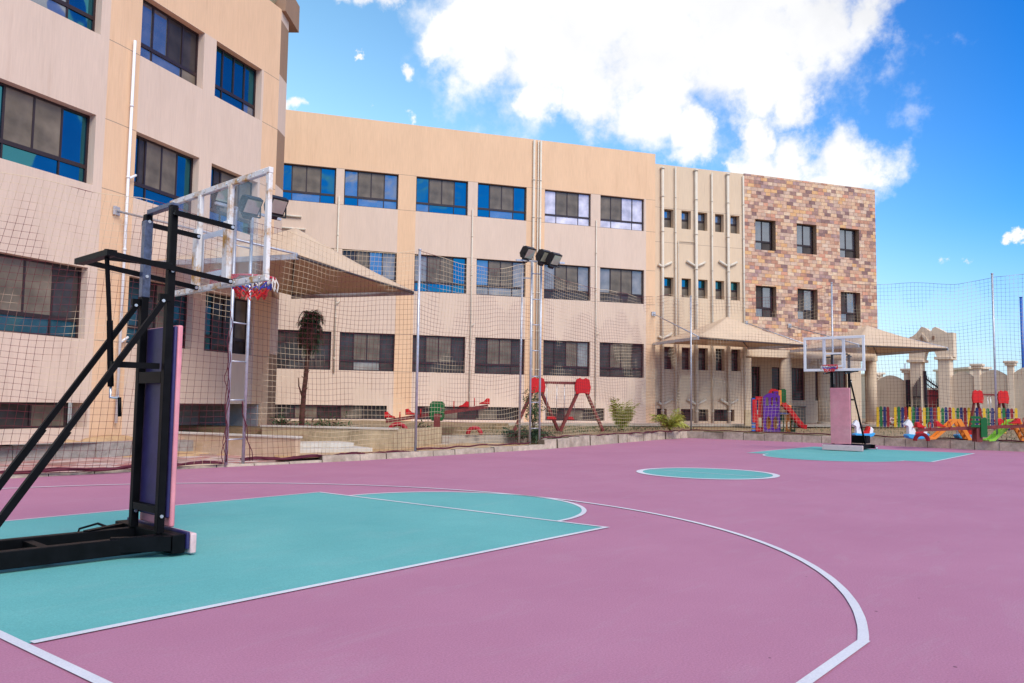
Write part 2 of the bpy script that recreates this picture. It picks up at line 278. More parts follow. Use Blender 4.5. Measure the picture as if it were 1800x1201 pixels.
    def ball(s, c, r, m, sc=(1, 1, 1), seg=12):
        M = Matrix.Translation(c) @ Matrix.Diagonal((sc[0], sc[1], sc[2], 1)); k = s.mi(m)
        r_ = bmesh.ops.create_uvsphere(s.bm, u_segments=seg, v_segments=seg//2+2, radius=r, matrix=M)
        for f in {f for v in r_['verts'] for f in v.link_faces}: f.material_index = k; f.smooth = True
        return s
    def build(s, name, parent=None, loc=None, rz=0.0, **k):
        me = bpy.data.meshes.new(name); s.bm.normal_update(); s.bm.to_mesh(me); s.bm.free()
        for m in s.mats: me.materials.append(MATS[m])
        o = bpy.data.objects.new(name, me); COL.objects.link(o)
        if parent: o.parent = parent
        if loc is not None: o.location = loc
        if rz: o.rotation_euler = (0, 0, rz)
        return tag(o, **k)
def copy_tree(o, parent=None):
    c = o.copy(); COL.objects.link(c); c.parent = parent
    for ch in list(o.children): copy_tree(ch, c)
    return c
# ------------------------------------------------------------------ facade builder
def facade(mb, u0, u1, z0, z1, ops, matfn, xb=(), zb=(), depth=.22, y0=0.0, reveal=None, e=None):
    xs = sorted({round(v, 4) for v in [u0, u1, *xb, *[o[0] for o in ops], *[o[1] for o in ops]] if u0 <= v <= u1})
    zs = sorted({round(v, 4) for v in [z0, z1, *zb, *[o[2] for o in ops], *[o[3] for o in ops]] if z0 <= v <= z1})
    for a, b in zip(xs, xs[1:]):
        for c, d in zip(zs, zs[1:]):
            x, z = (a+b)/2, (c+d)/2
            if any(o[0] < x < o[1] and o[2] < z < o[3] for o in ops): continue
            mb.face([(a, y0, c), (b, y0, c), (b, y0, d), (a, y0, d)], matfn(x, z))
    for o in ops:
        a, b, c, d = o[:4]; y = y0+(o[4] if len(o) > 4 else depth); 
        ml = reveal or matfn(b+.03, (c+d)/2)
        mb.face([(b, y0, c), (b, y, c), (b, y, d), (b, y0, d)], reveal or matfn(b+.03, (c+d)/2)); mb.face([(a, y, c), (a, y0, c), (a, y0, d), (a, y, d)], reveal or matfn(a-.03, (c+d)/2))
        mb.face([(a, y0, d), (b, y0, d), (b, y, d), (a, y, d)], reveal or matfn((a+b)/2, d+.03)); mb.face([(a, y, c), (b, y, c), (b, y0, c), (a, y0, c)], reveal or matfn((a+b)/2, c-.03))
        mb.face([(a, y+.12, c), (b, y+.12, c), (b, y+.12, d), (a, y+.12, d)], 'frame')
def shell(mb, u0, u1, z0, z1, dep, m='creamplaster', y0=0.0, left=True):
    """sides, back and roof behind a facade"""
    if left: mb.face([(u0, dep, z0), (u0, y0, z0), (u0, y0, z1), (u0, dep, z1)], m)
    mb.face([(u1, y0, z0), (u1, dep, z0), (u1, dep, z1), (u1, y0, z1)], m)
    mb.face([(u1, dep, z0), (u0, dep, z0), (u0, dep, z1), (u1, dep, z1)], m)
    # parapet: coping and a roof deck lower down
    t = .25
    mb.box((u0, y0, z1), (u1, y0+t, z1+.03), m)
    mb.box((u0, y0+t, z1-.04), (u0+t, dep, z1+.03), m); mb.box((u1-t, y0+t, z1-.04), (u1, dep, z1+.03), m)
    mb.face([(u0, y0+t, z1), (u0, y0+t, z1-.9), (u1, y0+t, z1-.9), (u1, y0+t, z1)], m)
    mb.face([(u0, y0+t, z1-.9), (u1, y0+t, z1-.9), (u1, dep, z1-.9), (u0, dep, z1-.9)], 'roofgrey')
def window(parent, a, b, c, d, y, top, bot, transom=.26, fw=.055):
    """aluminium window: frame object > pane object. top/bot = [(share, material)]"""
    w, h = b-a, d-c; fr = MB(); pn = MB(); zt = h*transom
    fr.box((0, 0, 0), (fw, .07, h), 'frame'); fr.box((w-fw, 0, 0), (w, .07, h), 'frame'); fr.box((fw, .002, 0), (w-fw, .068, fw*.8), 'frame'); fr.box((fw, .002, h-fw), (w-fw, .068, h), 'frame')
    if bot: fr.box((fw, -.004, zt-.045), (w-fw, .074, zt+.045), 'frame')
    def row(items, z0, z1, div):
        x = fw; tot = sum(i[0] for i in items); W = w-2*fw
        for k, (sh, m) in enumerate(items):
            x1 = x+W*sh/tot; off = .015 if m in ('gscreen', 'gcurtain') else .03
            pn.face([(x, off, z0), (x1, off, z0), (x1, off, z1), (x, off, z1)], m)
            if k < len(items)-1: fr.box((x1-div/2, .004, z0), (x1+div/2, .066, z1), 'frame')
            x = x1
    if bot: row(bot, fw*.8, zt-.045, .035); row(top, zt+.045, h-fw, .05)
    else: row(top, fw*.8, h-fw, .05)
    f = fr.build('window', parent, loc=(a, y, c)); pn.build('pane', f)
    return f
Q_ = 'ggrey'
B, P_, S_, K, C_, T_ = 'gblue', 'gpale', 'gscreen', 'gdark', 'gcurtain', 'gteal'
def W4(l, m1, m2, r): return [(1, l), (1.05, m1), (1.05, m2), (1, r)]
BASE = .40; ZW = [(9.72, 11.29), (6.18, 7.82), (2.65, 4.27)]; ZTOP = 13.55
jz = []
for c, d in ZW: jz += [c-.01, c+.01, d-.01, d+.01]
def isj(z): return any(abs(z-c) < .011 or abs(z-d) < .011 for c, d in ZW)
def pipe(parent, pts, r, m='pvc', cap=False, name='drain_pipe', clips=True):
    mb = MB(); mb.tube(pts, r, m, 10)
    p, q = V(pts[0]), V(pts[-1])
    if clips and abs(p.x-q.x) < .2 and abs(p.z-q.z) > 1.5:
        z = min(p.z, q.z)+.6
        while z < max(p.z, q.z)-.2: mb.tube([(p.x+(q.x-p.x)*(z-p.z)/(q.z-p.z), p.y, z-.025), (p.x+(q.x-p.x)*(z-p.z)/(q.z-p.z), p.y, z+.025)], r*1.25, m, 10); z += 1.75
    if cap: mb.tube([V(pts[0]), V(pts[0])+V((0, 0, .09))], r*1.35, m, 10)
    return mb.build(name, parent)
# ------------------------------------------------------------------ MAIN WING
MP = Plane((18.25, 21.58), rad(-32.94))
mw = empty('school_building', MP.w(0), MP.a, label='long beige three-storey school wing with dark framed windows between the two angled wings', cat='building')
edge = [(490, 590.5), (605, 700.5), (731.7, 823), (840, 926), (958, 1039), (1055.7, 1132.5)]
mc = [(MP.u(a, 330), MP.u(b, 330)) for a, b in edge]; U1 = MP.u(1152, 400)
mc[0] = (-.05, mc[0][1])
ops = [(a, b, c, d) for (a, b) in mc for (c, d) in ZW]
bas = [(MP.u(473, 720)+.02, MP.u(680, 720)), (MP.u(732, 720), MP.u(913, 720)), (MP.u(958.7, 720), MP.u(1062.5, 720)), (MP.u(1098, 720), MP.u(1112, 720))]
bops = [(a, b, .60, 1.18) for a, b in bas]
pil = [(mc[1][1], mc[2][0]), (mc[3][1], mc[4][0]), (mc[5][1]+.1, 99)]
thin = [(mc[0][1], mc[1][0]), (mc[2][1], mc[3][0]), (mc[4][1], mc[5][0])]
def mm(x, z):
    if z > ZW[0][1]+.011: return 'orangeplaster'
    for a, b in pil:
        if a < x < b: return 'joint' if isj(z) else 'orangeplaster'
    if any(a < x < b for a, b in thin) and isj(z): return 'joint'
    return 'pinkplaster'
mb = MB(); facade(mb, -5, U1, BASE, ZTOP, ops+bops, mm, xb=[p[0] for p in pil], zb=jz); shell(mb, -5, U1, BASE, ZTOP, 12, 'orangeplaster'); mb.build('wall', mw)
cfg = {0: [(W4(B, S_, S_, B), [(1, B), (2, P_), (1, B)]), (W4(P_, S_, S_, P_), [(1, B), (2, P_), (1, P_)]), (W4(B, S_, S_, B), [(1, P_), (2, B), (1, B)]), (W4(B, S_, S_, B), [(1, B), (2, P_), (1, B)]), (W4(C_, S_, S_, C_), [(1, C_), (2, C_), (1, C_)]), (W4(S_, S_, C_, C_), [(1, C_), (2, C_), (1, C_)])],
       1: [(W4(S_, S_, S_, K), [(1, K), (1, K)]), (W4(K, S_, P_, Q_), [(1, S_), (2, Q_)]), (W4(Q_, S_, S_, B), [(1, B), (2, B), (1, B)]), (W4(P_, S_, S_, Q_), [(1, Q_), (2, Q_), (1, Q_)]), (W4(Q_, S_, S_, Q_), [(1, K), (1, K)]), (W4(Q_, S_, S_, Q_), [(1, K), (1, K)])],
       2: [(W4(K, K, S_, K), [(1, K), (2, K), (1, K)]), (W4(K, S_, S_, K), [(1, K), (2, Q_), (1, K)]), (W4(K, S_, S_, K), [(1, K), (2, K), (1, K)]), (W4(K, S_, S_, K), [(1, K), (2, K), (1, K)]), (W4(K, K, S_, Q_), [(1, K), (2, K), (1, K)]), (W4(K, S_, S_, K), [(1, K), (2, K), (1, K)])]}
for r in range(3):
    for i, (a, b) in enumerate(mc):
        t, bt = cfg[r][i]; window(mw, a, b, *ZW[r], .13, t, bt)
for a, b in bas: window(mw, a, b, .60, 1.18, .15, [(1, 'gscreen' if k % 2 else K) for k in range(max(1, int((b-a)/.9)))], None)
for px, r in ((935.5, .055), (943, .03), (947.5, .05)): 
    u = MP.u(px, 500); pipe(mw, [(u, -.07, ZTOP-.02), (u, -.07, .55)], r)
for p0, p1, r in (((596, 345), (585, 655), .035), ((831, 368), (822, 715), .03), ((1048.5, 387), (1045, 730), .03)):
    a = MP.uv(*p0, -.05); b = MP.uv(*p1, -.05); pipe(mw, [(a[0], -.05, a[1]), (a[0], -.05, b[1])], r)
    pipe(mw, [(a[0], -.05, (a[1]+b[1])/2-.9), (a[0]+.16, -.06, (a[1]+b[1])/2-.72)], r*.9)
for p0, p1 in (((497, 379), (530, 382)), ((485, 400), (537, 404))):
    a = MP.uv(*p0); b = MP.uv(*p1); pipe(mw, [(a[0], -.06, a[1]), (b[0], -.06, a[1])], .045, clips=False)
# ------------------------------------------------------------------ SERVICE WING (small windows, many pipes)
RC = .35; SP = Plane(MP.w(U1, 0, RC), MP.a)
us = lambda x, y: SP.u(x, y); SU = us(1308, 400); ST0 = SP.z(1230, 298)
sw = empty('school_building', SP.w(0), SP.a, label='narrow pale service wing with small square windows and many vertical drain pipes', cat='building')
sc_ = [(1167, 1184), (1198, 1214.5), (1227, 1243.5), (1257, 1272.5), (1284, 1300)]
szr = [(SP.z(1168, 399.5), SP.z(1168, 367)), (SP.z(1168, 520.5), SP.z(1168, 487)), (SP.z(1168, 649), SP.z(1168, 609.5))]
sops = [(us(a, 400), us(b, 400), c, d, .34) for a, b in sc_ for c, d in szr]
sb = [(us(1155, 730), us(1172, 730), .62, 1.2), (us(1197, 730), us(1219, 730), .62, 1.2), (us(1224, 730), us(1245, 730), .62, 1.2), (us(1251, 730), us(1291, 730), .62, 1.2)]
def sm(x, z): return 'joint' if abs(z-szr[0][1]-.05) < .011 or abs(z-szr[0][0]+.75) < .011 else 'creamplaster'
mb = MB(); facade(mb, 0, SU, BASE, ST0, sops+[(*o, .3) for o in sb], sm, zb=[szr[0][1]+.04, szr[0][1]+.06, szr[0][0]-.76, szr[0][0]-.74]); shell(mb, 0, SU, BASE, ST0, 10, 'creamplaster'); mb.build('wall', sw)
for r, (c, d) in enumerate(szr):
    for a, b in sc_:
        a, b = us(a, 400), us(b, 400)
        window(sw, a, b, c, d, .27, [(1, [P_, B, K][r])], [(1, [S_, S_, K][r])], transom=.54, fw=.03)
for a, b, c, d in sb: window(sw, a, b, c, d, .2, [(1, K), (1, K)], None, fw=.04)
for px, r, top, low in ((1163, .075, 297, 746), (1186, .04, 291, 742), (1222, .08, 301, 742), (1250, .045, 304, 740), (1278, .075, 308, 742)):
    u = us(px, 400); zt = SP.z(px, top, -.1); pipe(sw, [(u, -.1, min(zt, ST0-.03)), (u, -.1, .5)], r, cap=r > .06)
    if r > .06:
        for yb in (466, 592, 708):
            zb_ = SP.z(px, yb)-.1
            for sgn in (-1, 1):
                if px < 1170 and sgn < 0: w_ = .22
                else: w_ = .52
                pipe(sw, [(u, -.09, zb_), (u+sgn*w_, -.07, zb_+.5*w_)], .065, clips=False, name='branch_pipe')
u = us(1306.5, 400); pipe(sw, [(u-.02, -.06, ST0-.1), (u-.02, -.06, .5)], .05)
ua, ub = us(1192, 420), us(1221, 420); zc = SP.z(1195, 424); pipe(sw, [(ub, -.05, zc), (ua, -.05, zc), (ua, -.05, .9)], .022, clips=False, name='conduit')
for k in range(5): pipe(sw, [(us(1183, 690), -.06, 1.6+k*.14), (us(1194, 690), -.06, 1.56+k*.14)], .02, clips=False, name='conduit')
# ------------------------------------------------------------------ STONE WING
XP = Plane(SP.w(SU, 0, -.05), rad(-31.6)); XU = XP.u(1539.5, 420); XT = XP.z(1309, 306)
xw = empty('school_building', XP.w(0), XP.a, label='brown patchwork stone clad wing with round columns under its upper floors', cat='building')
xc = [(1328, 1364), (1401, 1436), (1476.6, 1511)]
xz = [(XP.z(1340, 439.5), XP.z(1340, 386)), (XP.z(1340, 557), XP.z(1340, 502.5))]
xo = [(XP.u(a, 450), XP.u(b, 450), c, d, .30) for a, b in xc for c, d in xz]
ZL = XP.z(1320, 612)
mb = MB(); facade(mb, 0, XU, ZL, XT, xo, lambda x, z: 'stone', reveal='brownplaster')
shell(mb, 0, XU, ZL, XT, 10, 'stone'); mb.build('wall', xw)
for (a, b, c, d, _) in xo: window(xw, a, b-.1, c, d, .24, [(1, P_ if d > 9 else K), (1, P_)], [(1, P_), (1, K)], transom=.3)
mb = MB(); mb.box((.02, .03, ZL-.42), (XU-.02, .55, ZL-.003), 'creamplaster', .01); mb.build('beam', xw)
for px in (1381, 1448, 1531):
    u = XP.u(px, 680, .35); mb = MB(); mb.tube([(u, .35, .45), (u, .35, .62)], .36, 'creamplaster', 24); mb.tube([(u, .35, .6), (u, .35, ZL-.42)], .30, 'creamplaster', 28); mb.build('column', xw)
RY = 2.9
def xr(px, py=680): return XP.u(px, py, RY)
rop = [(xr(1317), xr(1337), .5, 3.55), (xr(1357), xr(1374), 1.75, 3.55), (xr(1391), xr(1415), 1.75, 3.55), (xr(1433), xr(1441), 1.75, 3.55), (xr(1459), xr(1489), .5, 3.6)]
mb = MB(); facade(mb, -.1, XU+1.5, BASE, ZL, rop, lambda x, z: 'beigewall', y0=RY); 
mb.face([(XU+1.5, 10, BASE), (-.1, 10, BASE), (-.1, 10, ZL), (XU+1.5, 10, ZL)], 'beigewall')
mb.face([(0, RY, ZL-.02), (0, .56, ZL-.02), (XU, .56, ZL-.02), (XU, RY, ZL-.02)], 'beigewall')
mb.build('ground_floor_wall', xw)
for o in rop: window(xw, *o[:4], RY+.12, [(1, K)]*(2 if o[1]-o[0] > .7 else 1), None if o[2] < 1 else [(1, K)])
mb = MB(); mb.box((-.02, .0, BASE-.1), (XU+1.4, RY, .5), 'walk'); mb.build('floor_slab', xw)
mb = MB(); mb.box((-.25, .02, BASE), (.35, .6, ZL-.5), 'creamplaster', .01); mb.build('pier', xw)
# ------------------------------------------------------------------ LEFT WING
CR = V((7.0, 11.95, 0))
L2 = Plane(CR, rad(20.0)); L1 = Plane(CR, rad(16.0))
lw = empty('school_building', CR, 0, label='tall near wing at left with beige bands and orange piers stepping away', cat='building')
LE = L2.u(484, 330)
def lm(px0, px1):
    return px0, px1
w2 = [(L2.u(247, 150) , L2.u(357, 150)), (L2.u(380, 150), L2.u(459, 150))]
w2 = [(L2.u(238, 270), L2.u(351, 270)), (L2.u(372, 290), L2.u(459, 170))]
p1 = L1.u(166, 262); p1b = p1-2.75
w1 = [(p1b, p1), (p1b-.42-2.75, p1b-.42)]
def m2(x, z):
    if z > ZW[0][1]+.011: return 'orangeplaster'
    if x < w2[0][0] or x > w2[1][1]+.1: return 'joint' if isj(z) else 'orangeplaster'
    return 'pinkplaster'
def m1(x, z):
    if z > ZW[0][1]+.011: return 'orangeplaster'
    if x > p1+.25: return 'joint' if isj(z) else 'orangeplaster'
    return 'pinkplaster'
f2 = empty('bay', CR-CR, L2.a); f2.parent = lw; f1 = empty('bay', (0, 0, 0), L1.a); f1.parent = lw
o2 = [(a, b, c, d, .3) for a, b in w2 for c, d in ZW]; drv = (L2.u(300, 735), L2.u(455, 740), .42, 1.22)
mb = MB(); facade(mb, 0, LE, BASE-.3, ZTOP, o2+[(*drv, 2.2)], m2, xb=[w2[0][0], w2[1][1]+.1], zb=jz); 
mb.face([(LE, 12, 0), (0, 12, 0), (0, 12, ZTOP), (LE, 12, ZTOP)], 'orangeplaster'); mb.box((0, 0, ZTOP), (LE, .25, ZTOP+.03), 'orangeplaster')
mb.face([(0, .25, ZTOP-.5), (LE, .25, ZTOP-.5), (LE, 12, ZTOP-.5), (0, 12, ZTOP-.5)], 'roofgrey'); mb.face([(0, .25, ZTOP), (0, .25, ZTOP-.5), (LE, .25, ZTOP-.5), (LE, .25, ZTOP)], 'orangeplaster'); mb.build('wall', f2)
mb = MB(); mb.box((drv[0]-.3, 2.15, .0), (drv[1]+.3, 2.3, 1.5), 'basegrey'); mb.box((drv[1]-.05, .03, .0), (drv[1]-.004, 2.1, 1.215), 'basegrey').build('ramp_wall', f2)
o1 = [(a, b, c, d, .3) for a, b in w1 for c, d in ZW]; b1 = L1.u(136, 740)
bo = [(b1-3.4, b1+.25, .66, 1.22, .5)]
mb = MB(); facade(mb, -9, 0, BASE-.1, ZTOP, o1+bo, m1, xb=[p1+.25], zb=jz); mb.box((-9, 0, ZTOP), (0, .25, ZTOP+.03), 'orangeplaster')
mb.face([(-9, 12, 0), (-9, 0, 0), (-9, 0, ZTOP), (-9, 12, ZTOP)], 'orangeplaster'); mb.face([(-9, .25, ZTOP-.5), (0, .25, ZTOP-.5), (0, 12, ZTOP-.5), (-9, 12, ZTOP-.5)], 'roofgrey'); mb.build('wall', f1)
lc = {0: [([(1, P_), (1, P_), (1, K), (1, K)], [(1, P_), (2, P_), (1, S_)]), ([(1, B), (1, B), (1, B), (1, B)], [(1, B), (2, B), (1, P_)])],
      1: [([(.5, B), (.4, K), (1, S_), (1, S_), (1, B)], [(1, B), (2, B), (1, B)]), ([(.6, B), (.5, K), (1.5, S_), (1, S_)], [(1, B), (2, B)])],
      2: [([(1, T_), (1, K), (1, S_), (1, T_)], [(1, T_), (2, T_), (1, K)]), ([(1, T_), (1, K), (1, K), (1, S_)], [(1, T_), (2, K), (1, K)])]}
for r in range(3):
    for i, (a, b) in enumerate(w2): window(f2, a, b, *ZW[r], .2, *lc[r][i])
lc1 = [([(1, B), (1, K), (1, P_), (1, B)], [(1, B), (2, P_), (1, B)]), (W4(B, S_, S_, B), [(1, B), (2, B), (1, B)]), (W4(T_, S_, S_, K), [(1, T_), (2, T_), (1, T_)])]
for r in range(3):
    for i, (a, b) in enumerate(w1): window(f1, a, b, *ZW[r], .2, *lc1[r])
window(f1, bo[0][0], bo[0][1]-.25, .66, 1.22, .35, [(1, K), (1, S_), (1, K), (1, S_)], None)
# corner strip and roof block
EP = L2.w(LE); CA = rad(38.0)
cs = empty('bay', EP-CR, CA); cs.parent = lw
def cm(x, z):
    k = (z-1.0)/1.75
    return 'pinkplaster' if int(k) % 2 else 'brownplaster'
mb = MB(); zz = [1.0+1.75*k for k in range(8)]; facade(mb, 0, .8, BASE-.3, ZTOP-.005, [], cm, zb=zz); mb.face([(.8, 0, 0), (.8, 6, 0), (.8, 6, ZTOP-.005), (.8, 0, ZTOP-.005)], 'brownplaster'); mb.face([(0, .3, ZTOP-.005), (.8, 0, ZTOP-.005), (.8, 6, ZTOP-.005), (0, 6, ZTOP-.005)], 'roofgrey'); mb.build('corner_strip', cs)
mb = MB(); mb.box((.02, -.12, ZTOP-.0), (1.55, 2.4, ZTOP+.9), 'brownplaster', .01); mb.build('roof_block', cs)
a = L1.uv(238, 75, -.07); bq = L1.uv(205, 752, -.07); up = L2.u(238, 75, -.07)
xq = L2.uv(236, 100, -.08)
pipe(f2, [(xq[0], -.08, L2.z(238, 72, -.08)), (xq[0], -.08, .75)], .035, 'white')
for yy in (310, 600): q = L2.uv(222, yy, -.08); pipe(f2, [(xq[0], -.08, q[1]-.05), (xq[0]+.22, -.1, q[1]+.1)], .03, 'white', clips=False, name='branch_pipe')
# ------------------------------------------------------------------ GROUND
def poly(name, pts, m, z=None, uvscale=1.0, **k):
    mb = MB(); P = [V((p[0], p[1], p[2] if z is None else z)) for p in pts]
    for tri in tessellate_polygon([[V((p.x, p.y, 0)) for p in P]]):
        q = [P[i] for i in tri]; mb.face(q, m, uvs=[(p.x*uvscale, p.y*uvscale) for p in q])
    mb.bm.normal_update()
    for f in mb.bm.faces:
        if f.normal.z < 0: f.normal_flip()
    return mb.build(name, kind='structure', **k)
mb = MB(); mb.box((-600, -600, -1), (600, 600, -.05), 'dust'); mb.build('ground', kind='structure')
KERB = [V((-8, 7.9, 0)), V((3.4, 7.55, 0)), V((6.4, 7.48, 0)), V((10.6, 7.1, 0)), V((17.9, 7.3, 0)), V((27.1, 8.6, 0)), V((30.0, 8.75, 0)), V((30.15, 5.5, 0)), V((30.1, 1.0, 0)), V((29.6, -3.45, 0)), V((28.9, -12, 0)), V((27, -30, 0))]
poly('court', KERB+[V((-8, -30, 0))], 'courtpink', z=0)
# painted keys, circles and lines
def disc_pts(cx, cy, r, a0, a1, n=48): return [(cx+r*math.cos(a0+(a1-a0)*i/n), cy+r*math.sin(a0+(a1-a0)*i/n)) for i in range(n+1)]
hp = math.pi/2; KW = 2.45; XN = 5.8; XF = 26.94-5.8; XE = 26.94
poly('key_paint', [(0, -KW-.0, 0), (XN, -KW, 0), *[(x, y, 0) for x, y in disc_pts(XN, 0, 1.8, -hp, hp)], (XN, KW, 0), (0, KW+.0, 0)], 'courtteal', z=.004)
poly('key_paint', [(XE, -KW, 0), (XE, KW, 0), (XF, KW, 0), *[(x, y, 0) for x, y in disc_pts(XF, 0, 1.8, hp, 3*hp)], (XF, -KW, 0)], 'courtteal', z=.004)
CX, CRr = 13.4, 1.32
poly('centre_circle_paint', [(x, y, 0) for x, y in disc_pts(CX, 0, CRr, 0, 4*hp*47/48, 47)], 'courtteal', z=.004)
def ribbon(mb, pts, w, z=.008, m='courtline', closed=False):
    P = [V((p[0], p[1], 0)) for p in pts]; n = len(P); L_, R_ = [], []
    for i in range(n):
        a = P[(i-1) % n] if (i > 0 or closed) else P[i]; b = P[(i+1) % n] if (i < n-1 or closed) else P[i]
        d = (b-a).normalized(); s = V((-d.y, d.x, 0)); ww = w*(1+.03*math.sin(i*1.7+n))/2
        L_.append(P[i]+s*ww); R_.append(P[i]-s*ww)
    for i in range(n if closed else n-1):
        j = (i+1) % n; f = mb.face([R_[i], R_[j], L_[j], L_[i]], m)
        for v in f.verts: v.co.z = z
mb = MB()
ribbon(mb, disc_pts(XN, 0, 1.8, -hp, hp), .06)
mb.build('free_throw_arc_line', kind='structure')
mb = MB(); ribbon(mb, [(0.05, -KW), (XN+.03, -KW)], .06); ribbon(mb, [(XN, -KW+.03), (XN, KW)], .05, .0085); ribbon(mb, [(XN-.02, KW), (0, KW)], .03); mb.build('key_line', kind='structure')
mb = MB(); ribbon(mb, [(0, -14), (0, 7)], .06); mb.build('base_line', kind='structure')
ARC = G(1512.7, 1129); a0 = math.atan2(ARC.y, ARC.x-1.56); E2 = G(1405, 1207); q = G(1413, 1201)
mb = MB(); ribbon(mb, disc_pts(1.56, 0, 6.06, a0, hp*1.02, 150), .06); d = (G(1405, 1207)-ARC).normalized()
ribbon(mb, [(1.56+6.06*math.cos(a0)-d.x*.03, 6.06*math.sin(a0)-d.y*.03), (ARC.x+d.x*2.6, ARC.y+d.y*2.6)], .062, .0085); mb.build('three_point_line', kind='structure')
mb = MB(); ribbon(mb, disc_pts(CX, 0, CRr, 0, 4*hp*63/64, 63), .13, closed=True); ribbon(mb, [(CX, -CRr), (CX, CRr)], .03, .0085); mb.build('centre_circle_line', kind='structure')
mb = MB(); ribbon(mb, [(XE-.1, -KW), (XF, -KW)], .06); ribbon(mb, [(XF+.3, KW), (XE-.4, KW)], .03); ribbon(mb, [(XF, -KW), (XF, -1.8)], .04, .0085); ribbon(mb, [(XF, 1.8), (XF, KW)], .04, .0085)
ribbon(mb, disc_pts(XF, 0, 1.8, hp, 3*hp), .05); mb.build('key_line', kind='structure')
# kerbs
def kerb(name, pts, h, w, m='kerbstone', z0=-.04, bev=.015, jit=.012, **k):
    mb = MB(); s_ = 0.0; step = .8
    for a, b in zip(pts, pts[1:]):
        a, b = V((a[0], a[1], 0)), V((b[0], b[1], 0)); L_ = (b-a).length; n = max(1, round(L_/step)); d = (b-a)/n; u = (b-a).normalized(); nn = V((-u.y, u.x, 0))
        for i in range(n):
            p, q = a+d*i, a+d*(i+1); g = .008; hh = h+random.uniform(-jit, jit); oy = random.uniform(-jit, jit)*.8
            c = [p+u*g+nn*oy, q-u*g+nn*oy, q-u*g+nn*(w+oy), p+u*g+nn*(w+oy)]
            lo = [x+V((0, 0, z0)) for x in c]; hi = [x+V((0, 0, hh+random.uniform(-.004, .004))) for x in c]
            hi[0] += nn*bev; hi[1] += nn*bev
            t = random.randint(0, 30)*.8+.06
            mb.face([lo[0], lo[1], hi[1], hi[0]], m, uvs=[(t, .1), (t+.66, .1), (t+.66, .5), (t, .5)])
            mb.face(hi, m, uvs=[(t, .5), (t+.66, .5), (t+.66, .7), (t, .7)]); mb.face([lo[1], lo[2], hi[2], hi[1]], m); mb.face([lo[3], lo[0], hi[0], hi[3]], m); mb.face([lo[2], lo[3], hi[3], hi[2]], m)
    return mb.build(name, kind='structure', **k)
HK = .30
kerb('kerb', KERB[0:3]+[V((9.6, 7.19, 0))], .05, .12, jit=.004); kerb('kerb', [V((9.6, 7.19, 0)), KERB[3], KERB[4]], .13, .16); kerb('kerb', [KERB[4], KERB[5], KERB[6]], HK, .2, jit=.03)
kerb('kerb', [KERB[6]+V((0, .2, 0)), *KERB[7:11]], HK-.02, .2, jit=.02)
# terrace with red and white paving on the left, sandy strip, garden bed
TR = [V((-8, 8.0)), V((3.4, 7.66)), V((6.4, 7.6)), V((8.9, 7.35))]
poly('pavement', [(-12, 8.0, 0), (3.4, 7.66, 0), (6.4, 7.59, 0), (10.6, 7.24, 0), (13.2, 10.0, 0), (12.6, 14.2, 0), (9, 13.2, 0), (-12, 8.9, 0)], 'paving', z=.045)
poly('sand', [(8.6, 7.42, 0), (10.6, 7.25, 0), (17.8, 7.45, 0), (27, 8.7, 0), (27, 14, 0), (17, 26, 0), (11, 22, 0), (12.3, 14, 0), (10.5, 11.0, 0), (9.8, 9.3, 0)], 'sand', z=.10)
gf = [G(775, 766.5, .33), G(850, 766, .33), G(930, 765, .33)]
gpts = [(p.x, p.y, .33) for p in gf]+[(18.5, 7.65, .29), (27.1, 8.8, .29), (30.15, 8.95, .29)]+[(30.35, 5.5, .28), (30.3, 1.0, .28), (29.8, -3.45, .28), (29.1, -12, .28), (60, -40, .55), (75, 0, .55), (60, 30, .55), (30, 30, .5), (18, 30, .5), (15.5, 22, .5)]
poly('garden_ground', gpts, 'soil')
mb = MB(); 
for a, b in zip(gf, gf[1:]):
    mb.bar(V((a.x, a.y, .2)), V((b.x, b.y, .2)), .16, .28, 'concrete')
a = gf[0]; mb.bar(V((a.x, a.y, .2)), V((a.x+.4, a.y+3, .2)), .16, .28, 'concrete'); a = gf[2]; mb.bar(V((a.x, a.y, .2)), V((18.5, 7.75, .17)), .16, .28, 'concrete')
mb.build('garden_edging', kind='structure')
# walkways along the buildings
def strip(name, A, B_, z, m, h=.12):
    mb = MB(); a, b = V(A[0]), V(A[1]); c, d = V(B_[1]), V(B_[0])
    lo = [V((p.x, p.y, z-h)) for p in (a, b, c, d)]; hi = [V((p.x, p.y, z)) for p in (a, b, c, d)]
    mb.face(hi, m, uvs=[(p.x, p.y) for p in hi]); 
    for i in range(4): mb.face([lo[i], lo[(i+1) % 4], hi[(i+1) % 4], hi[i]], 'concrete')
    return mb.build(name, kind='structure')
strip('walkway', (MP.w(4.6, 0, -1.6), MP.w(17.6, 0, -1.6)), (MP.w(4.6, 0, .3), MP.w(17.6, 0, .3)), .53, 'walk')
strip('walkway', (SP.w(0.02, 0, -1.5), XP.w(XU+12, 0, -1.3)), (SP.w(0.02, 0, .3), XP.w(XU+12, 0, .3)), .52, 'walk')
# left upper paving behind a row of concrete blocks
b0, b1_ = G(-250, 822, .05), G(352, 796, .05)
kerb('block_kerb', [b0, b1_], .36, .3, 'blockrow', jit=.01)
kb0, kb1 = b0+V((0, .3, 0)), b1_+V((0, .3, 0))
strip('upper_pavement', (kb0, kb1), (L1.w(-9, 0, .2), L2.w(.9, 0, .2)), .36, 'paving', .35)
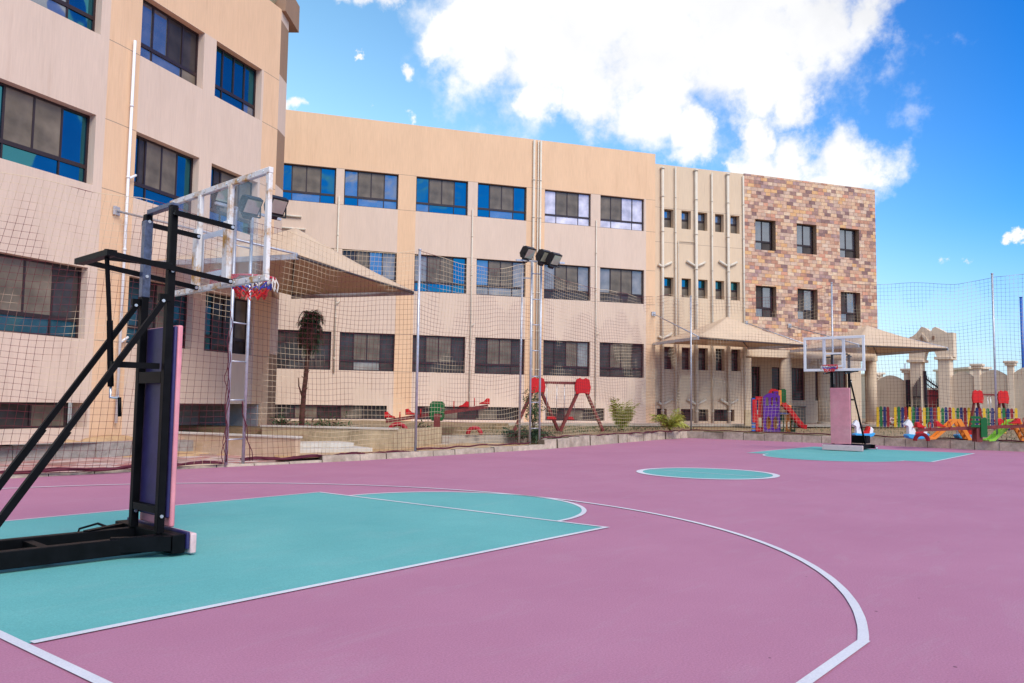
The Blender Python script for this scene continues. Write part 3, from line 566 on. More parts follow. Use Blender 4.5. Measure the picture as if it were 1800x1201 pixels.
# low walls of the basement ramp
def wall(name, p, q, z0, z1, t, m, capm=None, **k):
    p, q = V(p), V(q); L_ = (q-p).length; o = empty(name, V((p.x, p.y, 0)), math.atan2(q.y-p.y, q.x-p.x), **k)
    MB().box((0, 0, z0), (L_, t, z1-(.04 if capm else 0)), m, .008).build('wall_body', o)
    if capm: MB().box((-.03, -.03, z1-.04), (L_+.03, t+.03, z1+.01), capm, .008).build('coping', o)
    return o
p = D(285, 759, 20.2); q = D(520, 768, 18.25)
wall('ramp_parapet', (p.x, p.y, 0), (q.x, q.y, 0), .0, .53, .16, 'rampwall', 'whitestone', label='low orange rendered ramp wall with pale coping behind the ladder mast', cat='low wall')
p = D(460, 748, 22.4); q = D(694, 753, 21.4)
pw = wall('planter_wall', (p.x, p.y, 0), (q.x, q.y, 0), .0, .65, .16, 'planter', 'whitestone', label='stained beige planter wall holding the palm tree', cat='low wall')
d = (V((q.x, q.y, 0))-V((p.x, p.y, 0))).normalized(); nn = V((-d.y, d.x, 0)); L_ = (V((q.x, q.y, 0))-V((p.x, p.y, 0))).length
MB().box((L_-.16, .165, 0), (L_, 3.6, .60), 'planter').build('side_wall', pw); MB().box((-4, .2, .1), (L_-.17, 12, .56), 'soil').build('soil', pw)
s1 = G(522, 797, .1); s2 = G(655, 794, .1); dd = (s2-s1).normalized(); an = math.atan2(dd.y, dd.x)
o = empty('stone_steps', s1, an, label='low pale stone step slab at the end of the orange ramp wall', cat='steps')
MB().box((0, 0, -.05), ((s2-s1).length, 1.4, .09), 'whitestone', .01).box((.1, .5, .092), ((s2-s1).length*.85, 1.5, .2), 'whitestone', .01).build('step', o)
p = G(520, 799, .05); o = empty('concrete_block', p, an+.2, label='small broken concrete block at the foot of the ramp wall', cat='block'); MB().box((0, 0, 0), (.32, .2, .13), 'concrete', .02).build('block_body', o)
# ------------------------------------------------------------------ BASKETBALL STANDS (local: +x to the court, y left)
def bolt(mb, p, r=.022, ax='y'):
    p = V(p); d = V((0, .022, 0)) if ax == 'y' else V((.022, 0, 0)); mb.tube([p-d, p+d], r, 'boltsteel', 8)
def make_stand(worn, drop=0.0, zs=0.0):
    st = empty('basketball_stand', (0, 0, 0)); bk = 'black'
    b0, b1 = -.26, .26; A = -.2
    # base: two rails, cross members, rear
    mb = MB()
    for b in (b0-.02, b1+.02):
        mb.box((-2.1, b-.045, .035), (-.16, b+.045, .168), bk, .006)
    mb.box((-2.12, -.42, .035), (-2.0, .42, .16), bk, .006); mb.box((-.2, -.52, .03), (-.088, .66, .185), bk, .006); mb.box((-1.1, -.235, .06), (-1.03, .235, .15), bk)
    mb.bar((-.6, b0, .12), (-.2, -.5, .12), .06, .12, bk); mb.bar((-.6, b1, .12), (-.2, .5, .12), .06, .12, bk)
    mb.build('base_frame', st)
    mb = MB()
    for x, y in ((-2.05, -.48), (-2.05, .48)): mb.tube([(x, y-.02, .04), (x, y+.02, .04)], .04, 'boltsteel', 12)
    mb.build('wheels', st)
    MB().box((-2.0, -.3, .205), (-1.6, .3, .45), bk, .015).build('weight_box', st)
    if worn: MB().tube([(-.2, .62, .10), (-.32, .75, .16), (-.46, .8, .12), (-.5, .78, .02), (-.4, .72, .012)], .012, bk, 6).build('hose', st)
    # front cross pad
    mb = MB(); mb.box((-.055, -.55, .02), (.0, .70, .19), 'palepink', .012); mb.build('base_pad', st)
    mb = MB(); mb.box((-.085, -.54, .06), (-.057, .68, .205), 'navy', .008); mb.build('pad_lining', st)
    # posts
    for b in (b0, b1):
        mb = MB(); mb.box((A-.032, b-.034, .17), (A+.032, b+.034, 3.02), bk, .006)
        if worn and b > 0: mb.box((A-.036, b-.038, 2.25), (A+.036, b+.038, 2.96), 'tape', .004)
        
        for z in (.32, 2.44, 2.95): mb.tube([(A, b-.045, z), (A, b-.03, z)], .015, 'boltsteel', 8)
        mb.build('post', st)
    MB().box((A-.03, b0+.036, 3.01), (A+.03, b1-.036, 3.055), 'tape' if worn else bk, .006).box((A-.034, b0-.036, 3.022), (A+.034, b0+.036, 3.045), 'tape' if worn else bk, .004).build('top_bar', st)
    MB().box((A-.028, b0+.04, .34), (A+.028, b1-.04, .40), bk).build('cross_bar', st); MB().box((A-.03, b0+.04, 1.46), (A+.03, b1-.04, 1.56), bk).build('cross_bar', st)
    # vertical pad: navy quilt behind, pink facing
    mb = MB(); mb.box((A+.042, -.30, .30), (A+.072, .31, 1.96), 'navy', .012); mb.build('pad_lining', st)
    mb = MB(); mb.box((A+.074, -.30, .22), (A+.12, .315, 1.97), 'pink', .014); mb.build('post_pad', st)
    # braces
    for b in (b0-.02, b1+.02):
        s = -1 if b < 0 else 1
        mb = MB(); y = b+s*.0; mb.bar((-1.55, y, .2), (A-.06, y, 2.17), .038, .045, bk); mb.bar((-1.55, y, .2), (-.98, y, 1.06), .046, .055, bk); mb.bar((A-.1, y, 2.2), (A, y, 2.2), .04, .06, bk)
        mb.tube([(A-.07, y-.028, 2.17), (A-.07, y+.028, 2.17)], .014, 'boltsteel', 8); mb.build('brace', st)
    # parallelogram arms
    AX = .34; zb, zt = 2.44, 2.95; drp = .06+drop
    for b in (b0, b1):
        s = -1 if b < 0 else 1; y = b+s*.07
        mb = MB(); mb.bar((A-.02, y, zt), (AX, y, zt-drp*.7), .028, .044, bk); mb.tube([(AX-.02, y-.022, zt-drp*.7), (AX-.02, y+.022, zt-drp*.7)], .015, 'boltsteel', 8); mb.build('upper_arm', st)
        mb = MB(); mb.bar((A-.52, y*.9, zb+.075), (AX, y, zb-drp*.6), .028, .044, bk); mb.tube([(AX-.02, y-.022, zb-drp*.6), (AX-.02, y+.022, zb-drp*.6)], .015, 'boltsteel', 8); mb.build('lower_arm', st)
    mb = MB(); mb.box((A-.58, b0-.10, zb+.05), (A-.5, b1+.10, zb+.10), bk); mb.bar((A-.5, -.1, zb+.07), (A, b0-.03, zb+.05), .03, .04, bk); mb.build('counter_bar', st)
    # screw jack and crank
    mb = MB(); mb.bar((A-.54, b0+.02, zb+.12), (A-.47, b0+.06, 1.95), .026, .026, bk); mb.bar((A-.47, b0+.06, 1.97), (A-.42, b0+.1, 1.42), .036, .036, bk); bolt(mb, (A-.54, b0+.0, zb+.08)); mb.build('screw_jack', st)
    mb = MB(); mb.tube([(A-.42, b0+.1, 1.42), (A-.42, b0+.1, 1.33), (A-.36, b0+.06, 1.325)], .012, 'boltsteel', 6); mb.tube([(A-.36, b0+.06, 1.33), (A-.35, b0+.06, 1.17)], .016, bk, 8); mb.build('crank_handle', st)
    mb = MB(); mb.box((A-.45, b0+.02, 1.58), (A-.05, b0+.07, 1.63), bk); mb.box((A-.45, b1-.07, 1.58), (A-.05, b1-.02, 1.63), bk) if not worn else None; mb.build('jack_bracket', st)
    # backboard
    Wd, Hd = (1.96, 1.02) if worn else (1.88, 1.08); z0 = 2.375+zs; y0_, y1_ = -Wd/2+.0, Wd/2; fm = 'rustwhite' if worn else 'white'; X = AX+.03; tk = .0 if worn else .025
    bb = empty('backboard', (X, .12 if worn else .0, z0)); bb.parent = st; t = .055+tk
    mb = MB(); mb.box((0, y0_, 0), (.045, y1_, t), fm, .006); mb.box((0, y0_, Hd-t), (.045, y1_, Hd), fm, .006)
    mb.box((.002, y0_+.001, t+.001), (.044, y0_+t, Hd-t-.001), fm, .006); mb.box((.002, y1_-t, t+.001), (.044, y1_-.001, Hd-t-.001), fm, .006)
    for y in (-.30, .30): mb.box((-.012, y-.028-tk*.6, t), (.03, y+.028+tk*.6, Hd-t), fm, .004)
    for y in (-.30, .30): mb.box((-.035, y-.045, .02), (-.013, y+.045, .62), fm, .004)
    for i in range(9): 
        yb = y0_+.1+(Wd-.2)*i/8; mb.tube([(-.006, yb, t/2), (.002, yb, t/2)], .013, 'boltsteel', 8); mb.tube([(-.006, yb, Hd-t/2), (.002, yb, Hd-t/2)], .011, 'boltsteel', 8)
    mb.build('board_frame', bb)
    mb = MB(); mb.box((.02, y0_+t, t), (.032, y1_-t, Hd-t), 'acrylic'); mb.build('board_panel', bb)
    mb = MB(); x = .046 if not worn else .036
    for (a, b, c, d) in ((-.30, .30, .52, .575), (-.30, .30, .13, .185), (-.30, -.245, .186, .519), (.245, .30, .186, .519)): mb.box((x-.003, a, c), (x+.001, b, d), 'white')
    mb.build('target_square', bb)
    # rim
    rm = MB(); rc = (.05+.15+.225, 0, .16)
    rm.tube([(rc[0]+.225*math.cos(t_), .225*math.sin(t_), rc[2]) for t_ in [2*math.pi*i/32 for i in range(33)]], .012, 'rimred', 8, cap=False)
    rm.box((.047, -.13, rc[2]-.10), (.06, .13, rc[2]+.04), 'rimred', .003); rm.prism([(.06, rc[2]-.01), (.24, rc[2]-.01), (.06, rc[2]-.09)], .03, 'rimred', Matrix.Translation((0, -.09, 0))); rm.prism([(.06, rc[2]-.01), (.24, rc[2]-.01), (.06, rc[2]-.09)], .03, 'rimred', Matrix.Translation((0, .09, 0)))
    rm.box((.06, -.11, rc[2]-.012), (.22, .11, rc[2]+.0), 'rimred')
    rim = rm.build('rim', bb)
    nm = MB(); n = 12; rows = 4; rs = [.225, .20, .17, .145, .13]; zz = [0, -.05, -.10, -.15, -.19]; mats_ = ['rope', 'blue', 'red', 'red']
    for i in range(n):
        for r in range(rows):
            a = 2*math.pi*(i+.5*(r % 2))/n
            for s in (-.5, .5):
                a2 = a+2*math.pi*s/n; jx = random.uniform(-.015, .015)
                nm.tube([(rc[0]+rs[r]*math.cos(a), rs[r]*math.sin(a), rc[2]+zz[r]), (rc[0]+rs[r+1]*math.cos(a2)+jx, rs[r+1]*math.sin(a2), rc[2]+zz[r+1]+random.uniform(-.02, .02))], .0075, mats_[r], 4)
    for k in range(5):
        a = random.uniform(-2.4, -.6); c, s = math.cos(a)*.23, math.sin(a)*.23
        nm.tube([(rc[0]+c, s, rc[2]), (rc[0]+c*1.15, s*1.1, rc[2]-.06), (rc[0]+c*1.1, s*1.1, rc[2]-.14), (rc[0]+c*.95, s*1.05, rc[2]-.09), (rc[0]+c, s, rc[2]+.01)], .007, 'rope', 5)
    nm.build('hoop_net', rim)
    return st
phi = rad(-4); e = V((math.cos(phi), math.sin(phi), 0)); l = V((-e.y, e.x, 0)); O = G(325, 971)
s1 = make_stand(True, 0.0); s1.location = O+l*.34; s1.rotation_euler = (0, 0, phi); s1.location.z = 0
tag(s1, 'large black rusty portable basketball hoop in the foreground seen from behind', 'basketball hoop', 'portable basketball hoops on the court')
pf = D(1476, 793, 25.6); s2 = make_stand(False, .0, .10); s2.location = (pf.x, pf.y, 0); s2.rotation_euler = (0, 0, rad(178))
tag(s2, 'distant basketball hoop facing the camera with a flat pink post pad', 'basketball hoop', 'portable basketball hoops on the court')
# ------------------------------------------------------------------ POLES AND MASTS
def gpole(p, z0, z1, label, r=.035, m='galv', name='net_pole', grp='galvanised poles holding up the net', arm=False):
    o = empty(name, V((p.x, p.y, z0)), 0, label=label, cat='pole', group=grp)
    mb = MB(); mb.tube([(0, 0, 0), (0, 0, z1-z0)], r, m, 12); mb.tube([(0, 0, z1-z0), (0, 0, z1-z0+.03)], r*1.25, m, 12); mb.build('shaft', o)
    mb = MB(); mb.tube([(0, 0, -.02), (0, 0, .02)], r*2.4, m, 12); mb.build('foot_plate', o)
    return o
def ztop(p, y):
    lo, hi = 0, 20
    for _ in range(40):
        m = (lo+hi)/2; q = V((p.x, p.y, m))-CAM; yy = 600.5-FPX*q.dot(U2)/q.dot(Fd)
        if yy > y: lo = m
        else: hi = m
    return lo
NP1 = G(730, 793, .13); NP2 = G(1215, 757, .30); NP3 = G(1466, 766, .28); NP4 = G(1753, 777, .28)
gpole(NP1, .1, ztop(NP1, 440), 'plain galvanised net pole left of the green seesaw stand')
gpole(NP2, .25, ztop(NP2, 521), 'thin net pole at the far kerb corner by the service wing')
gpole(NP3, .25, ztop(NP3, 498), 'net pole directly behind the distant basketball hoop')
gpole(NP4, .25, ztop(NP4, 482), 'rightmost galvanised net pole beside the brown seesaw')
pb = D(1799, 650, 52); gpole(V((pb.x, pb.y, 0)), .5, pb.z+4.6, 'bright blue pole rising behind the boundary wall at right', .09, 'bluepole', 'lamp_pole', None)
def ladder(p, q, z0, z1, label, extra=None):
    p, q = V((p.x, p.y, 0)), V((q.x, q.y, 0)); o = empty('light_mast', V((p.x, p.y, z0)), math.atan2((q-p).y, (q-p).x), label=label, cat='mast', group='ladder shaped floodlight masts'); w = (q-p).length; H = z1-z0
    for x in (0, w): MB().tube([(x, 0, 0), (x, 0, H)], .033, 'galv', 12).build('rail', o)
    if extra: MB().tube([(-.30, .1, 0), (-.26, .1, H-.05)], .033, 'galv', 12).build('rail', o); MB().bar((-.3, .1, H-.5), (0, 0, H-.5), .03, .03, 'galv').build('tie', o)
    z = .5
    while z < H-.2:
        MB().tube([(.03, 0, z), (w-.03, 0, z+random.uniform(-.01, .01))], .015, 'galv', 8).build('rung', o); z += .78
    MB().box((-.5, -.03, H), (w+.75, .03, H+.05), 'galv').build('lamp_bar', o)
    return o
M1a, M1b = G(397, 817, .05), G(427, 815, .05); zt1 = ztop((M1a+M1b)/2, 372)
m1_ = ladder(M1a, M1b, .04, zt1, 'ladder mast with three floodlights behind the near backboard')
M2a, M2b = G(931, 780, .15), G(948, 780, .15); zt2 = ztop((M2a+M2b)/2, 461)
m2_ = ladder(M2a, M2b, .1, zt2, 'ladder mast with three floodlights left of the red and brown swing', True)
def floodlight(p, yaw_, label, s=1.0, tilt=34, grp='black floodlights'):
    o = empty('floodlight', p, yaw_, label=label, cat='floodlight', group=grp)
    T = Matrix.Translation((0, 0, .22*s)) @ Matrix.Rotation(rad(tilt), 4, 'Y') @ Matrix.Scale(s, 4)
    mb = MB(); pts = [(-.17, -.10), (-.17, .10), (-.08, .19), (.06, .19), (.06, -.19), (-.08, -.19)]
    mb.prism(pts, .40, 'lampblack', T, .012)
    for k in range(7): mb.prism([(-.19, -.12+k*.04), (-.19, -.105+k*.04), (-.1, -.105+k*.04), (-.1, -.12+k*.04)], .34, 'lampblack', T)
    mb.prism([(-.05, -.30), (.04, -.30), (.05, -.19), (-.08, -.19)], .2, 'lampblack', T, .01); mb.build('housing', o)
    mb = MB(); mb.prism([(.062, -.14), (.062, .15), (.070, .15), (.070, -.14)], .33, 'lampglass', T); mb.build('lens', o)
    mb = MB(); q = [(0, -.22*s, .22*s), (0, -.22*s, .0), (0, .22*s, .0), (0, .22*s, .22*s)]; mb.bar(q[0], q[1], .03, .012, 'lampblack'); mb.bar(q[1], q[2], .03, .012, 'lampblack', up=(1, 0, 0)); mb.bar(q[2], q[3], .03, .012, 'lampblack'); mb.build('bracket', o)
    return o
dm = (M1a+M1b)/2
for px, py, lab in ((392, 372, 'black floodlight seen through the left pane of the near backboard'), (441, 380, 'black floodlight seen through the right pane of the near backboard'), (486, 380, 'black floodlight just right of the near backboard edge')):
    d0 = (dm-CAM).dot(Fd); p = D(px, py, d0); floodlight(V((p.x, p.y, zt1+.05)) if py == 372 else V((p.x, p.y, p.z)), rad(-92), lab, .95)
MB().bar(D(375, 374, d0), D(492, 383, d0), .04, .04, 'galv').build('lamp_bar', m1_).matrix_parent_inverse = m1_.matrix_world.inverted()
dm = (M2a+M2b)/2; d0 = (dm-CAM).dot(Fd)
for px, py, lab in ((929, 458, 'leftmost of the three floodlights on the middle mast'), (957, 464, 'middle one of the three floodlights on the middle mast'), (975, 469, 'rightmost of the three floodlights on the middle mast')):
    p = D(px, py, d0+(.0 if px > 930 else .3)); floodlight(p, rad(-92), lab, 1.0)
p = L2.w(LE-.35, ZTOP+.03, .12); floodlight(p, rad(-60), 'black floodlight on the roof edge of the near wing', .9, grp=None)
# ------------------------------------------------------------------ NETS
PR = {}
def vn(x, y, z, s):  # cheap smooth noise
    return math.sin(x*1.3+s)*math.sin(z*1.1+s*2.1)+.5*math.sin(x*2.9+s*.7+z*.8)+.35*math.sin(z*3.1+x*1.7+s)
def net(P, Q, tops, zbot, label, cell=.125, r=.0042, seed=1.0, sag=.12):
    P, Q = V((P.x, P.y, 0)), V((Q.x, Q.y, 0)); L_ = (Q-P).length; an = math.atan2((Q-P).y, (Q-P).x); pl = Plane(P, an)
    tp = sorted([(pl.uv(*t)) for t in tops]); o = empty('sports_net', V((P.x, P.y, 0)), an, label=label, cat='net', group='knotted safety net along the court')
    def zt(u):
        if u <= tp[0][0]: return tp[0][1]
        for a, b in zip(tp, tp[1:]):
            if u <= b[0]: return a[1]+(b[1]-a[1])*(u-a[0])/(b[0]-a[0]+1e-9)
        return tp[-1][1]
    nx = max(2, int(L_/cell)); H = max(t[1] for t in tp)-zbot; nz = int(H/cell); verts = []; faces = []
    def pt(i, j):
        u = L_*i/nx; f = j/nz; z1 = zt(u); z = z1+(zbot-z1)*f
        w = min(1, 6*i/nx, 6*(nx-i)/nx); uu = u+.04*vn(u*.8, 0, z*.8, seed)*w+(.05*math.sin(z*.9+seed)*w)+(.22*f*f*math.sin(u*.9+seed)*w if seed < 3 else 0)-(.20*(z1-z)*min(1, 1.2*(nx-i)/nx*3) if seed == 1.0 else 0); zz_ = z+.05*vn(z+3, 0, u, seed+2)*w-sag*.6*math.sin(math.pi*min(1, f*3))*math.sin(math.pi*i/nx)*.5
        yy = .035*vn(u*.6, 0, z*.7, seed+4)*w+(.06*f*f*w)*math.sin(u*2+seed)
        return V((uu, yy, max(zbot-.02, zz_)))
    g = [[pt(i, j) for j in range(nz+1)] for i in range(nx+1)]
    def seg(a, b, rr):
        d = (b-a); 
        if d.length < 1e-4: return
        d.normalize(); s1_ = d.cross(V((0, 1, 0))); 
        if s1_.length < .1: s1_ = d.cross(V((0, 0, 1)))
        s1_.normalize(); s2_ = d.cross(s1_); k = len(verts)
        for p in (a, b):
            for t in (0, 2.094, 4.189): verts.append(p+(s1_*math.cos(t)+s2_*math.sin(t))*rr)
        for t in range(3): faces.append((k+t, k+(t+1) % 3, k+3+(t+1) % 3, k+3+t))
    for i in range(nx+1):
        for j in range(nz+1):
            if j < nz: seg(g[i][j], g[i][j+1], r)
            if i < nx: seg(g[i][j], g[i+1][j], r*(2.0 if j in (0, nz) else 1))
            # knot
            p = g[i][j]; k = len(verts); q = r*2.2
            verts.extend([p+V((q, 0, 0)), p+V((-q, 0, 0)), p+V((0, q, 0)), p+V((0, -q, 0)), p+V((0, 0, q)), p+V((0, 0, -q))])
            faces.extend([(k, k+2, k+4), (k+2, k+1, k+4), (k+1, k+3, k+4), (k+3, k, k+4), (k+2, k, k+5), (k+1, k+2, k+5), (k+3, k+1, k+5), (k, k+3, k+5)])
    me = bpy.data.meshes.new('mesh'); me.from_pydata([tuple(v) for v in verts], [], faces); me.materials.append(MATS['cord'])
    m = bpy.data.objects.new('mesh', me); COL.objects.link(m); m.parent = o
    mb = MB(); pts = []
    for k in range(int(L_/.15)+1):
        u = k*.15; pts.append((u, .1*math.sin(u*1.9+seed)-.05, zbot+.02+.015*math.sin(u*5)))
    mb.tube(pts, .022, 'cordred', 6)
    if seed < 3:
        for s in range(3): mb.tube([(x, y+random.uniform(-.05, .05)+.04*s, z+random.uniform(0, .035)) for x, y, z in pts], .012, 'cordred', 5)
    mb.build('hem_rope', o)
    if seed == 1.0:
        mb = MB()
        for s in range(3): mb.tube([(L_-.06+.025*math.sin(z*.9+s)+.03*math.sin(z*.37+s*2)+random.uniform(-.012, .012), .03*math.cos(z*.8+s*2)-.05, z*.1) for z in range(1, 24+s*4)], .008, 'cordred', 5)
        mb.build('gathered_edge', o)
    if seed == 2.0:
        mb = MB()
        for s in range(2): mb.tube([(-.12+(.30+.05*s)*(1-z/14)**1.2+random.uniform(-.015, .015), -.04+.03*math.sin(z*1.3+s), z*.1) for z in range(1, 14)], .009, 'cordred', 5)
        mb.build('gathered_edge', o)
    return o
M1c = (M1a+M1b)/2; NL = V((-3.5, 7.9, 0))
net(NL, M1a, [(-500, 240), (-200, 280), (0, 305), (60, 318), (165, 340), (250, 350), (300, 362), (360, 382), (400, 395)], .07, 'near net span left of the first ladder mast', .118, .0034, 1.0)
net(M1b, NP1, [(430, 385), (455, 394), (522, 416), (582, 435), (600, 438), (645, 442), (696, 443), (731, 441)], .10, 'net span in front of the palm and planter wall', .12, .0034, 2.0)
net(NP1, M2a, [(735, 440), (760, 449), (805, 462), (860, 471), (900, 468), (922, 465)], .16, 'net span in front of the green seesaw', .12, .0036, 3.0)
net(M2b, NP2, [(950, 474), (985, 488), (1038, 505), (1055, 512), (1130, 520), (1214, 521)], .31, 'net span in front of the red and brown swing', .125, .0038, 4.0)
net(NP2, NP3, [(1215, 521), (1307, 525), (1380, 524), (1466, 500)], .31, 'net span in front of the play castle', .13, .0036, 5.0)
net(NP3, NP4, [(1466, 500), (1541, 501), (1600, 500), (1680, 500), (1752, 487)], .31, 'net span in front of the rocking horses and gate', .13, .0036, 6.0)
NR = V((29.0, -9.5, 0)); net(NP4, NR, [(1752, 487), (1780, 486), (1900, 486)], .31, 'net span running out of the picture at right', .13, .0036, 7.0)
# ------------------------------------------------------------------ SHADE CANOPIES
def canopy(c, peakz, label, wallpts, plate, ribs=True):
    """c = four corners (world) A,B,C,D ; A and D on the wall"""
    A, B_, C2, D_ = [V(x) for x in c]; ctr = (A+B_+C2+D_)/4; pk = V((ctr.x, ctr.y, peakz)); o = empty('shade_canopy', V((ctr.x, ctr.y, A.z)), 0, label=label, cat='canopy', group='peaked fabric canopies fixed to the school walls')
    off = -o.location; mb = MB(); n = 8
    for (p, q) in ((A, B_), (B_, C2), (C2, D_), (D_, A)):
        for i in range(n):
            for j in range(n):
                def pt(s, t):
                    e_ = p+(q-p)*t; inw = (ctr-e_).normalized(); e_ = e_+V((inw.x, inw.y, 0))*.10*math.sin(math.pi*t); x = e_+(pk-e_)*s; x.z -= .10*math.sin(math.pi*s)*(.6+.4*math.sin(math.pi*t)); return x+off
                a0, a1, t0, t1 = i/n, (i+1)/n, j/n, (j+1)/n
                pts = [pt(a0, t0), pt(a0, t1), pt(a1, t1), pt(a1, t0)]
                if i == n-1: pts = [pts[0], pts[1], pt(1, 0)]
                mb.face(pts, 'fabric', True)
    bmesh.ops.remove_doubles(mb.bm, verts=mb.bm.verts[:], dist=.002); bmesh.ops.recalc_face_normals(mb.bm, faces=mb.bm.faces[:])
    f = mb.build('fabric', o); sd = f.modifiers.new('s', 'SOLIDIFY'); sd.thickness = .012
    dz = V((0, 0, -.06))
    for p, q in ((A, B_), (D_, C2)): MB().bar(p+off+dz, q+off+dz, .09, .12, 'galv').build('beam', o)
    MB().tube([B_+off+dz, C2+off+dz], .03, 'strut', 8).build('edge_tube', o)
    for p in (A, B_, C2, D_): MB().tube([p+off+V((0, 0, -.03)), pk+off+V((0, 0, -.28))], .022, 'strut', 6).build('rib', o)
    for (p, w_) in plate:
        mb = MB(); mb.tube([V(w_)+off, V(p)+off], .028, 'galv', 8); mb.build('stay_rod', o)
        wv = (V(w_)-V(p)); wv.z = 0; wv.normalize(); mb = MB(); mb.bar(V(w_)+off-wv*.03, V(w_)+off+wv*.03, .2, .2, 'galv'); mb.build('wall_plate', o)
    return o
def at_z(px, py, z): return G(px, py, z)
zc = 4.7; Bc = at_z(523, 447, zc); Cc = at_z(727, 512, zc); dr = (Cc-Bc).normalized(); nrm = V((-dr.y, dr.x, 0))
tw = (L2.P-Bc).dot(L2.n)-.02; Ac = Bc+nrm*tw; Dc = Cc+nrm*tw
wp = L2.uv(205, 371, -.03); W1 = L2.w(wp[0], wp[1], -.03)
canopy([Ac, Bc, Cc, Dc], 6.1, 'large sand coloured canopy hanging off the near wing beside the backboard', None, [(Bc, W1)])
zc = MP.z(1148, 603); Bc = at_z(1228, 592, zc); Cc = at_z(1418, 606, zc); dr = (Cc-Bc).normalized(); nrm = V((-dr.y, dr.x, 0))
Ac = MP.w(MP.u(1148, 603), zc, -.04); Dc = XP.w(XP.u(1314, 613), zc, -.04)
canopy([Ac, Bc, Cc, Dc], zc+1.25, 'sand coloured canopy in front of the pale service wing', None, [(Bc, MP.w(*MP.uv(1148, 552), -.04)), (Cc, XP.w(*XP.uv(1297+14, 568), -.04))])
zc = XP.z(1388, 616); Ac = XP.w(XP.u(1388, 616), zc, -.06); Bc = at_z(1510, 606, zc); Cc = at_z(1666, 612, zc); Dc = XP.w(XU+.05, zc, -.06)
Dc = at_z(1541, 622, zc)
canopy([Ac, Bc, Cc, Dc], zc+1.2, 'sand coloured canopy in front of the stone wing corner near the gate', None, [(Bc, XP.w(*XP.uv(1387, 573), -.04)), (Cc, XP.w(XU-.05, XP.z(1538, 582), -.04))])
# ------------------------------------------------------------------ PLAYGROUND
def frame_at(px, py, z, ang):   # ang relative to the picture plane direction, along the ground
    p = G(px, py, z); return p, YAW-math.pi/2+ang
def swing(p, rz, W_, H, label, red_s=1.0, spread=.75, sy=.35):
    o = empty('swing_set', p, rz, label=label, cat='swing', group='brown swing sets with red end plates')
    for x in (0, W_):
        for s in (-1, 1): MB().bar((x+s*spread, s*sy, 0), (x, 0, H), .10, .09, 'brownwood').build('leg', o)
        mb = MB(); k = .30*red_s; pts = [(-.85*k, -k), (-k, -.2*k), (-.8*k, .75*k), (-.35*k, .95*k), (0, .72*k), (.35*k, .95*k), (.8*k, .75*k), (k, -.2*k), (.85*k, -k), (.2*k, -.82*k), (-.2*k, -.82*k)]
        mb.prism(pts, .07, 'red', Matrix.Translation((x, -.13 if x == 0 else -.13, H-.12)) @ Matrix.Rotation(rad(8), 4, 'Z'), .015); mb.build('end_plate', o)
    MB().bar((-.05, 0, H-.02), (W_+.05, 0, H-.02), .09, .09, 'brownwood').build('top_beam', o)
    for x in (W_*.33, W_*.72):
        for d in (-.2, .2): MB().tube([(x+d*.9, 0, H-.06), (x+d*.9, 0, .45)], .011, 'boltsteel', 5).build('chain', o)
        mb = MB(); mb.box((x-.17, -.10, .40), (x+.17, .10, .44), 'red', .015); mb.box((x-.15, .07, .442), (x+.15, .10, .50), 'red', .012); mb.build('seat', o)
    return o
p, rz = frame_at(943, 757, .40, rad(4)); swing(p, rz, 1.62, 1.72, 'brown wooden swing with red end plates near the middle mast', 1.0, .82)
p, rz = frame_at(1717, 756, .40, rad(6)); swing(p, rz, 1.30, 1.70, 'brown wooden swing with red end plates near the rightmost pole', 1.1, .62)
def seesaw(p, rz, L_, H, tilt, label, plate, hp_):
    o = empty('seesaw', p, rz, label=label, cat='seesaw', group='wooden seesaws with red seats'); t = math.tan(tilt)
    MB().bar((-L_/2, 0, H-t*L_/2), (L_/2, 0, H+t*L_/2), .10, .11, 'brownwood').build('plank', o)
    for y in (-.13, .13): MB().box((-.09, y-.035, 0), (.09, y+.035, H), 'brownwood').build('post', o)
    for x in (-L_/2+.12, -L_/2+.75, L_/2-.75, L_/2-.12):
        z = H+t*x+.08; s = 1 if x < 0 else -1
        MB().prism([(-.16, 0), (.16, 0), (.14, .04), (.02, .06), (-.08, .19), (-.16, .17)] if s > 0 else [(.16, 0), (-.16, 0), (-.14, .04), (-.02, .06), (.08, .19), (.16, .17)], .22, 'red', Matrix.Translation((x, 0, z)), .02).build('seat', o)
        h = x+(.3 if x < 0 else -.3); mb = MB(); mb.tube([(h, -.05, z-.05), (h, -.08, z+.08), (h, -.07, z+.15), (h, 0, z+.18), (h, .07, z+.15), (h, .08, z+.08), (h, .05, z-.05)], .014, 'red', 6); mb.build('handle', o)
    mb = MB()
    if plate == 'big': mb.maskpanel(lambda x, z: not (.30 < x < .38 and (.12 < z < .22 or .30 < z < .4)) and (x-.22)**4/.0026+(z-.30)**4/.0085 < 1, .44, .60, .26, 'green', Matrix.Translation((-.22, -.13, H-.22)), .022)
    else: mb.prism([(-.1, -.1), (.1, -.1), (.1, .5), (.04, .55), (-.1, .5)], .06, 'green', Matrix.Translation((.12, -.2, H-.2))); [mb.box((-.28, -.2, H+k), (.04, -.16, H+k+.08), 'green') for k in (.02, .16, .30)]
    mb.build('pivot_cover', o)
    return o
def tyre(p, rz, label, r=.27):
    o = empty('half_tyre', p, rz, label=label, cat='tyre', group='red half tyres set in the ground')
    mb = MB(); mb.tube([(r*math.cos(a), 0, r*math.sin(a)) for a in [math.pi*i/16 for i in range(17)]], .065, 'crimson', 10); mb.build('tread', o); return o
p, rz = frame_at(770, 756, .42, rad(2)); p = D(768, 755, 25.0); p.z = .38
seesaw(p, rz, 3.1, .62, rad(9), 'red seated seesaw with a big green pivot cover', 'big', 0)
